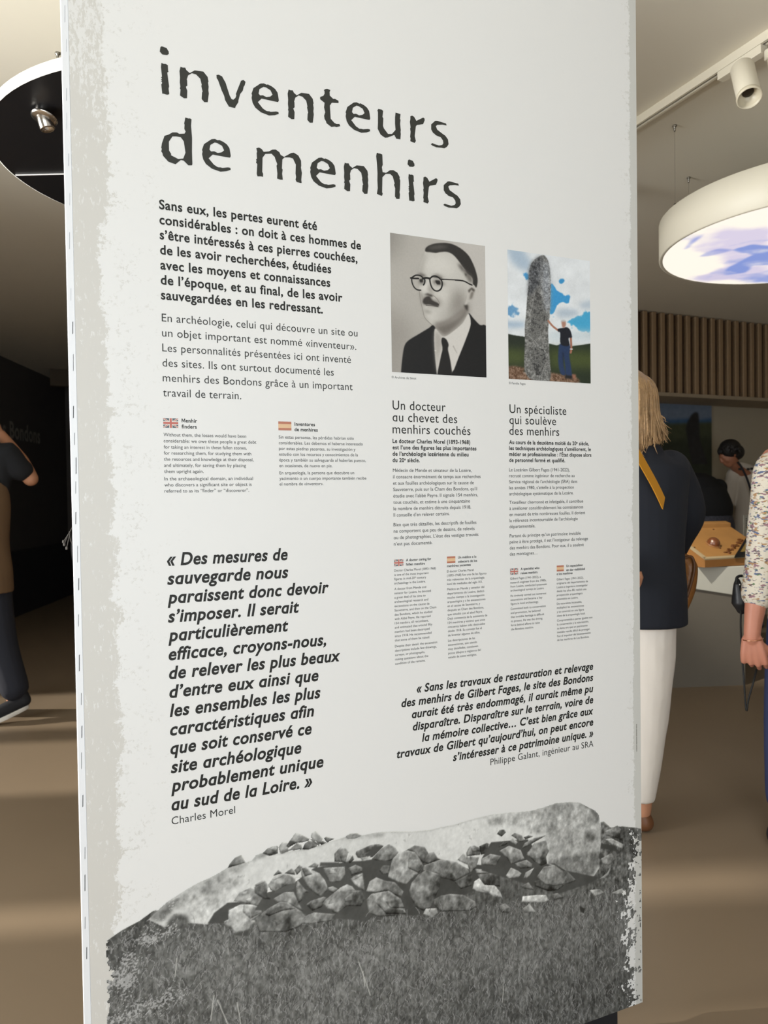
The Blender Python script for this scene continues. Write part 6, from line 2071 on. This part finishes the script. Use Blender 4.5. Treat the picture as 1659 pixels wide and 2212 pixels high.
ellipsoid(bm, hc_, 0.100, 0.100, 0.098, 20, 14)
ellipsoid(bm, PH(0, -0.055, -0.015), 0.078, 0.070, 0.075, 18, 12)
r = np.random.default_rng(8)
for i in range(70):
    a, z_ = r.uniform(0, 6.28), r.uniform(0.0, 1.0)
    o_ = Vector((math.cos(a) * math.sqrt(1 - z_ * z_), math.sin(a) * math.sqrt(1 - z_ * z_), z_))
    c_ = hc_ + Vector((o_.x * 0.092, o_.y * 0.092, o_.z * 0.09 - 0.01))
    tube(bm, [c_, c_ + Vector((o_.x * 0.012, o_.y * 0.012, -0.018)), c_ + Vector((o_.x * 0.012, o_.y * 0.012, -0.045))], [0.012, 0.010, 0.002], 6)
obj('hair', bm, mat('black_hair', rgb(30, 27, 26), rough=0.5, bump=0.5, bscale=90), t, True)
bm = B()
loft(bm, [(TL.x, TL.y, 0.86, 0.175, 0.13), (TL.x, TL.y, 1.0, 0.17, 0.128), (TL.x + 0.01, TL.y, 1.2, 0.165, 0.125), (TL.x + 0.015, TL.y, 1.41, 0.176, 0.12), (TL.x + 0.0, TL.y, 1.515, 0.15, 0.10), (HD.x + 0.075, TL.y, 1.59, 0.078, 0.07)], 26)
for sx in (-1, 1):
    a0 = TL + rt_ * (sx * 0.15) + Vector((-0.005, 0, 1.475)); a1 = TL + rt_ * (sx * 0.215) + Vector((0, 0.015, 1.22))
    capsule(bm, [a0, a1], [0.072, 0.070], 16, 5)
obj('t_shirt', fuse(bm, 0.009, 3), cloth('white_jersey', rgb(206, 196, 182), var=0.03), t, True)
bm = B()
loft(bm, [(TL.x, TL.y, 0.80, 0.15, 0.12), (TL.x, TL.y, 0.95, 0.155, 0.12)], 24)
for sx in (-1, 1):
    capsule(bm, [F(sx * 0.08, 0, 0.86), F(sx * 0.095, 0, 0.48), F(sx * 0.095, 0.02, 0.12)], [0.095, 0.08, 0.07], 14, 4)
obj('trousers', fuse(bm, 0.011, 3), cloth('dark_trousers', rgb(44, 46, 54)), t, True)
for sx in (-1, 1):
    bm = B(); shoe_into(bm, F(sx * 0.095, 0.06, 0.0), F(sx * 0.095, -0.15, 0.0), 0.06, 0.04); obj('shoe', fuse(bm, 0.010, 2), cloth('grey_shoe', rgb(70, 70, 72)), t, True)
bm = B()
tube(bm, smooth_path([at_y(1594, 999, TL.y - 0.07), at_y(1601, 1008, TL.y - 0.125), at_y(1612, 1030, TL.y - 0.145), at_y(1622, 1060, TL.y - 0.145), at_y(1628, 1092, TL.y - 0.13)], 5), 0.010, 8)
obj('shoulder_strap', bm, cloth('dark_webbing', rgb(34, 34, 40)), t, True)
bm = B()
for (x_, y_, w_, h_) in ((1596, 1011, 4, 5), (1602, 1011, 3, 5), (1614, 1011, 5, 5), (1622, 1010, 5, 5)):
    a_ = at_y(x_, y_, TL.y - 0.134); b2_ = at_y(x_ + w_, y_ + h_, TL.y - 0.134)
    box(bm, a_.x, TL.y - 0.138, b2_.z, b2_.x, TL.y - 0.128, a_.z)
obj('back_print', bm, mat('print_black', rgb(48, 48, 50), var=0.0), t)

# --- visitor in black bent over the table, only the back and the patterned skirt show
BL = at_y(1546, 1300, 4.95); BL.z = 0
F = Fig(BL, math.radians(200), 1.6)
t = thing('person', 'person in black top and dark patterned skirt bent forward behind the navy jacket', 'person', BL)
bm = B()
Hb = BL + Vector((-0.17, 0.30, 1.37))
loft(bm, [(BL.x, BL.y, 0.84, 0.13, 0.10), (BL.x, BL.y, 0.98, 0.15, 0.11), (BL.x - 0.01, BL.y + 0.02, 1.12, 0.13, 0.10), (BL.x - 0.04, BL.y + 0.08, 1.24, 0.14, 0.10), (BL.x - 0.08, BL.y + 0.17, 1.32, 0.13, 0.09)], 22)
capsule(bm, [BL + Vector((-0.06, 0.14, 1.30)), Hb + Vector((0.04, -0.08, 0.0)), Hb], [0.06, 0.05, 0.05], 12, 4)
head_into(bm, Hb, Vector((-0.3, 0.9, 0)), 0.7, 0.95)
for sx in (-1, 1):
    a0 = BL + rt_ * (sx * 0.15) + Vector((-0.05, 0.08, 1.35)); a1 = a0 + Vector((-0.02, 0.04, -0.24)); a2 = a1 + Vector((-0.06, 0.2, -0.05))
    capsule(bm, [a0, a1, a2], [0.045, 0.038, 0.025], 12, 4)
    hand_into(bm, a2, Vector((-0.2, 0.7, -0.2)), Vector((0, 0, -1)), Vector((-sx, 0.2, 0)), 0.9)
legs_core(F, bm)
obj('body', fuse(bm, 0.010, 4), m_skin_d, t, True)
bm = B(); ellipsoid(bm, Hb + Vector((0.0, -0.02, 0.03)), 0.092, 0.10, 0.09, 18, 12); obj('hair', bm, mat('black_hair', rgb(30, 27, 26)), t, True)
bm = B()
loft(bm, [(BL.x, BL.y, 1.10, 0.165, 0.128), (BL.x - 0.005, BL.y + 0.01, 1.20, 0.178, 0.14), (BL.x - 0.03, BL.y + 0.05, 1.33, 0.176, 0.14), (BL.x - 0.06, BL.y + 0.09, 1.43, 0.14, 0.11), (BL.x - 0.08, BL.y + 0.12, 1.49, 0.07, 0.06)], 24)
for sx in (-1, 1):
    a0 = BL + rt_ * (sx * 0.13) + Vector((-0.05, 0.08, 1.36)); a1 = a0 + rt_ * (sx * 0.05) + Vector((-0.02, 0.04, -0.22))
    capsule(bm, [a0, a1], [0.078, 0.06], 14, 4)
obj('top', fuse(bm, 0.010, 4), cloth('black_top', rgb(24, 25, 28)), t, True)
bm = B()
loft(bm, [(BL.x, BL.y, 0.40, 0.215, 0.18), (BL.x, BL.y, 0.75, 0.20, 0.165), (BL.x, BL.y, 0.98, 0.185, 0.145), (BL.x, BL.y, 1.13, 0.155, 0.120)], 24)
ms = mat('patterned_skirt_cloth', rgb(74, 76, 88), rough=0.85, var=0.9, scale=60)
obj('skirt', bm, ms, t, True)
for sx in (-1, 1):
    bm = B(); shoe_into(bm, F(sx * 0.095, 0.06, 0.0), F(sx * 0.095, -0.14, 0.0), 0.06, 0.038); obj('shoe', fuse(bm, 0.010, 2), cloth('dark_shoe', rgb(36, 34, 36)), t, True)

# --- visitor standing behind the panel: only the backpack's edge and its cords show
PL_ = Vector((0.34, 3.1, 0))
F = Fig(PL_, math.radians(90), 1.70)
t = thing('person', 'person in dark clothes standing behind the panel, hidden but for the backpack', 'person', PL_)
bm = B()
torso_core(F, bm)
head_into(bm, F(0, -0.01, 1.635), F.face, 0.15)
for sx in (-1, 1):
    capsule(bm, [F(sx * 0.13, 0, 1.40), F(sx * 0.18, 0, 1.37), F(sx * 0.20, -0.02, 1.10), F(sx * 0.15, -0.2, 1.0)], [0.046, 0.048, 0.038, 0.025], 12, 4)
    hand_into(bm, F(sx * 0.15, -0.2, 1.0), F.R @ Vector((0, -1, 0.1)), Vector((0, 0, -1)), F.R @ Vector((-sx, 0, 0)), 0.95)
legs_core(F, bm)
obj('body', fuse(bm, 0.009, 4), m_skin, t, True)
bm = B(); ellipsoid(bm, F(0, 0.012, 1.67), 0.088, 0.088, 0.10, 18, 12); obj('hair', bm, mat('brown_hair', rgb(70, 54, 42)), t, True)
bm = B()
F.loft(bm, [(0, 0, 0.86, 0.17, 0.13), (0, 0, 1.08, 0.16, 0.122), (0, 0, 1.26, 0.17, 0.122), (0, 0.005, 1.385, 0.175, 0.105), (0, 0.01, 1.46, 0.08, 0.066)])
for sx in (-1, 1):
    capsule(bm, [F(sx * 0.11, 0, 1.385), F(sx * 0.18, 0, 1.37), F(sx * 0.20, -0.02, 1.10), F(sx * 0.16, -0.16, 1.02)], [0.07, 0.068, 0.058, 0.045], 14, 4)
obj('sweater', fuse(bm, 0.010, 3), cloth('charcoal_knit', rgb(38, 38, 42)), t, True)
bm = B()
F.loft(bm, [(0, 0, 0.80, 0.155, 0.12), (0, 0, 0.95, 0.16, 0.12)])
for sx in (-1, 1):
    capsule(bm, [F(sx * 0.08, 0, 0.86), F(sx * 0.095, 0, 0.48), F(sx * 0.095, 0.02, 0.12)], [0.095, 0.08, 0.07], 14, 4)
obj('trousers', fuse(bm, 0.011, 3), cloth('dark_trousers', rgb(44, 46, 54)), t, True)
for sx in (-1, 1):
    bm = B(); shoe_into(bm, F(sx * 0.095, 0.06, 0.0), F(sx * 0.095, -0.15, 0.0), 0.06, 0.04); obj('shoe', fuse(bm, 0.010, 2), cloth('grey_shoe', rgb(70, 70, 72)), t, True)
bx_ = at_y(150, 1150, PL_.y)
t = thing('backpack', 'dark backpack with dangling grey cords at the left edge of the panel', 'backpack', Vector((0.13, PL_.y, 1.0)))
bm = B()
capsule(bm, [Vector((0.125, 3.1, 1.02)), Vector((0.118, 3.1, 1.14)), Vector((0.125, 3.1, 1.28))], [0.090, 0.098, 0.082], 18, 5)
obj('sack', fuse(bm, 0.009, 3), cloth('black_nylon', rgb(34, 35, 38), rough=0.6), t, True)
m_cord = mat('grey_cord', rgb(112, 108, 104), rough=0.7)
for (xa, ya, xb, yb, xc, yc) in ((158, 1136, 149, 1152, 137, 1170), (156, 1140, 146, 1158, 139, 1176), (152, 1150, 148, 1165, 144, 1184), (150, 1148, 152, 1165, 159, 1182)):
    bm = B()
    tube(bm, smooth_path([at_y(xa, ya, 3.03), at_y(xb, yb, 3.02), at_y(xc, yc, 3.02)], 5), 0.0016, 6)
    lathe(bm, [(0.002, 0.006), (0.004, 0.004), (0.0045, -0.004), (0.002, -0.006)], at_y(xc, yc, 3.02), 10)
    obj('cord', bm, m_cord, t, True)
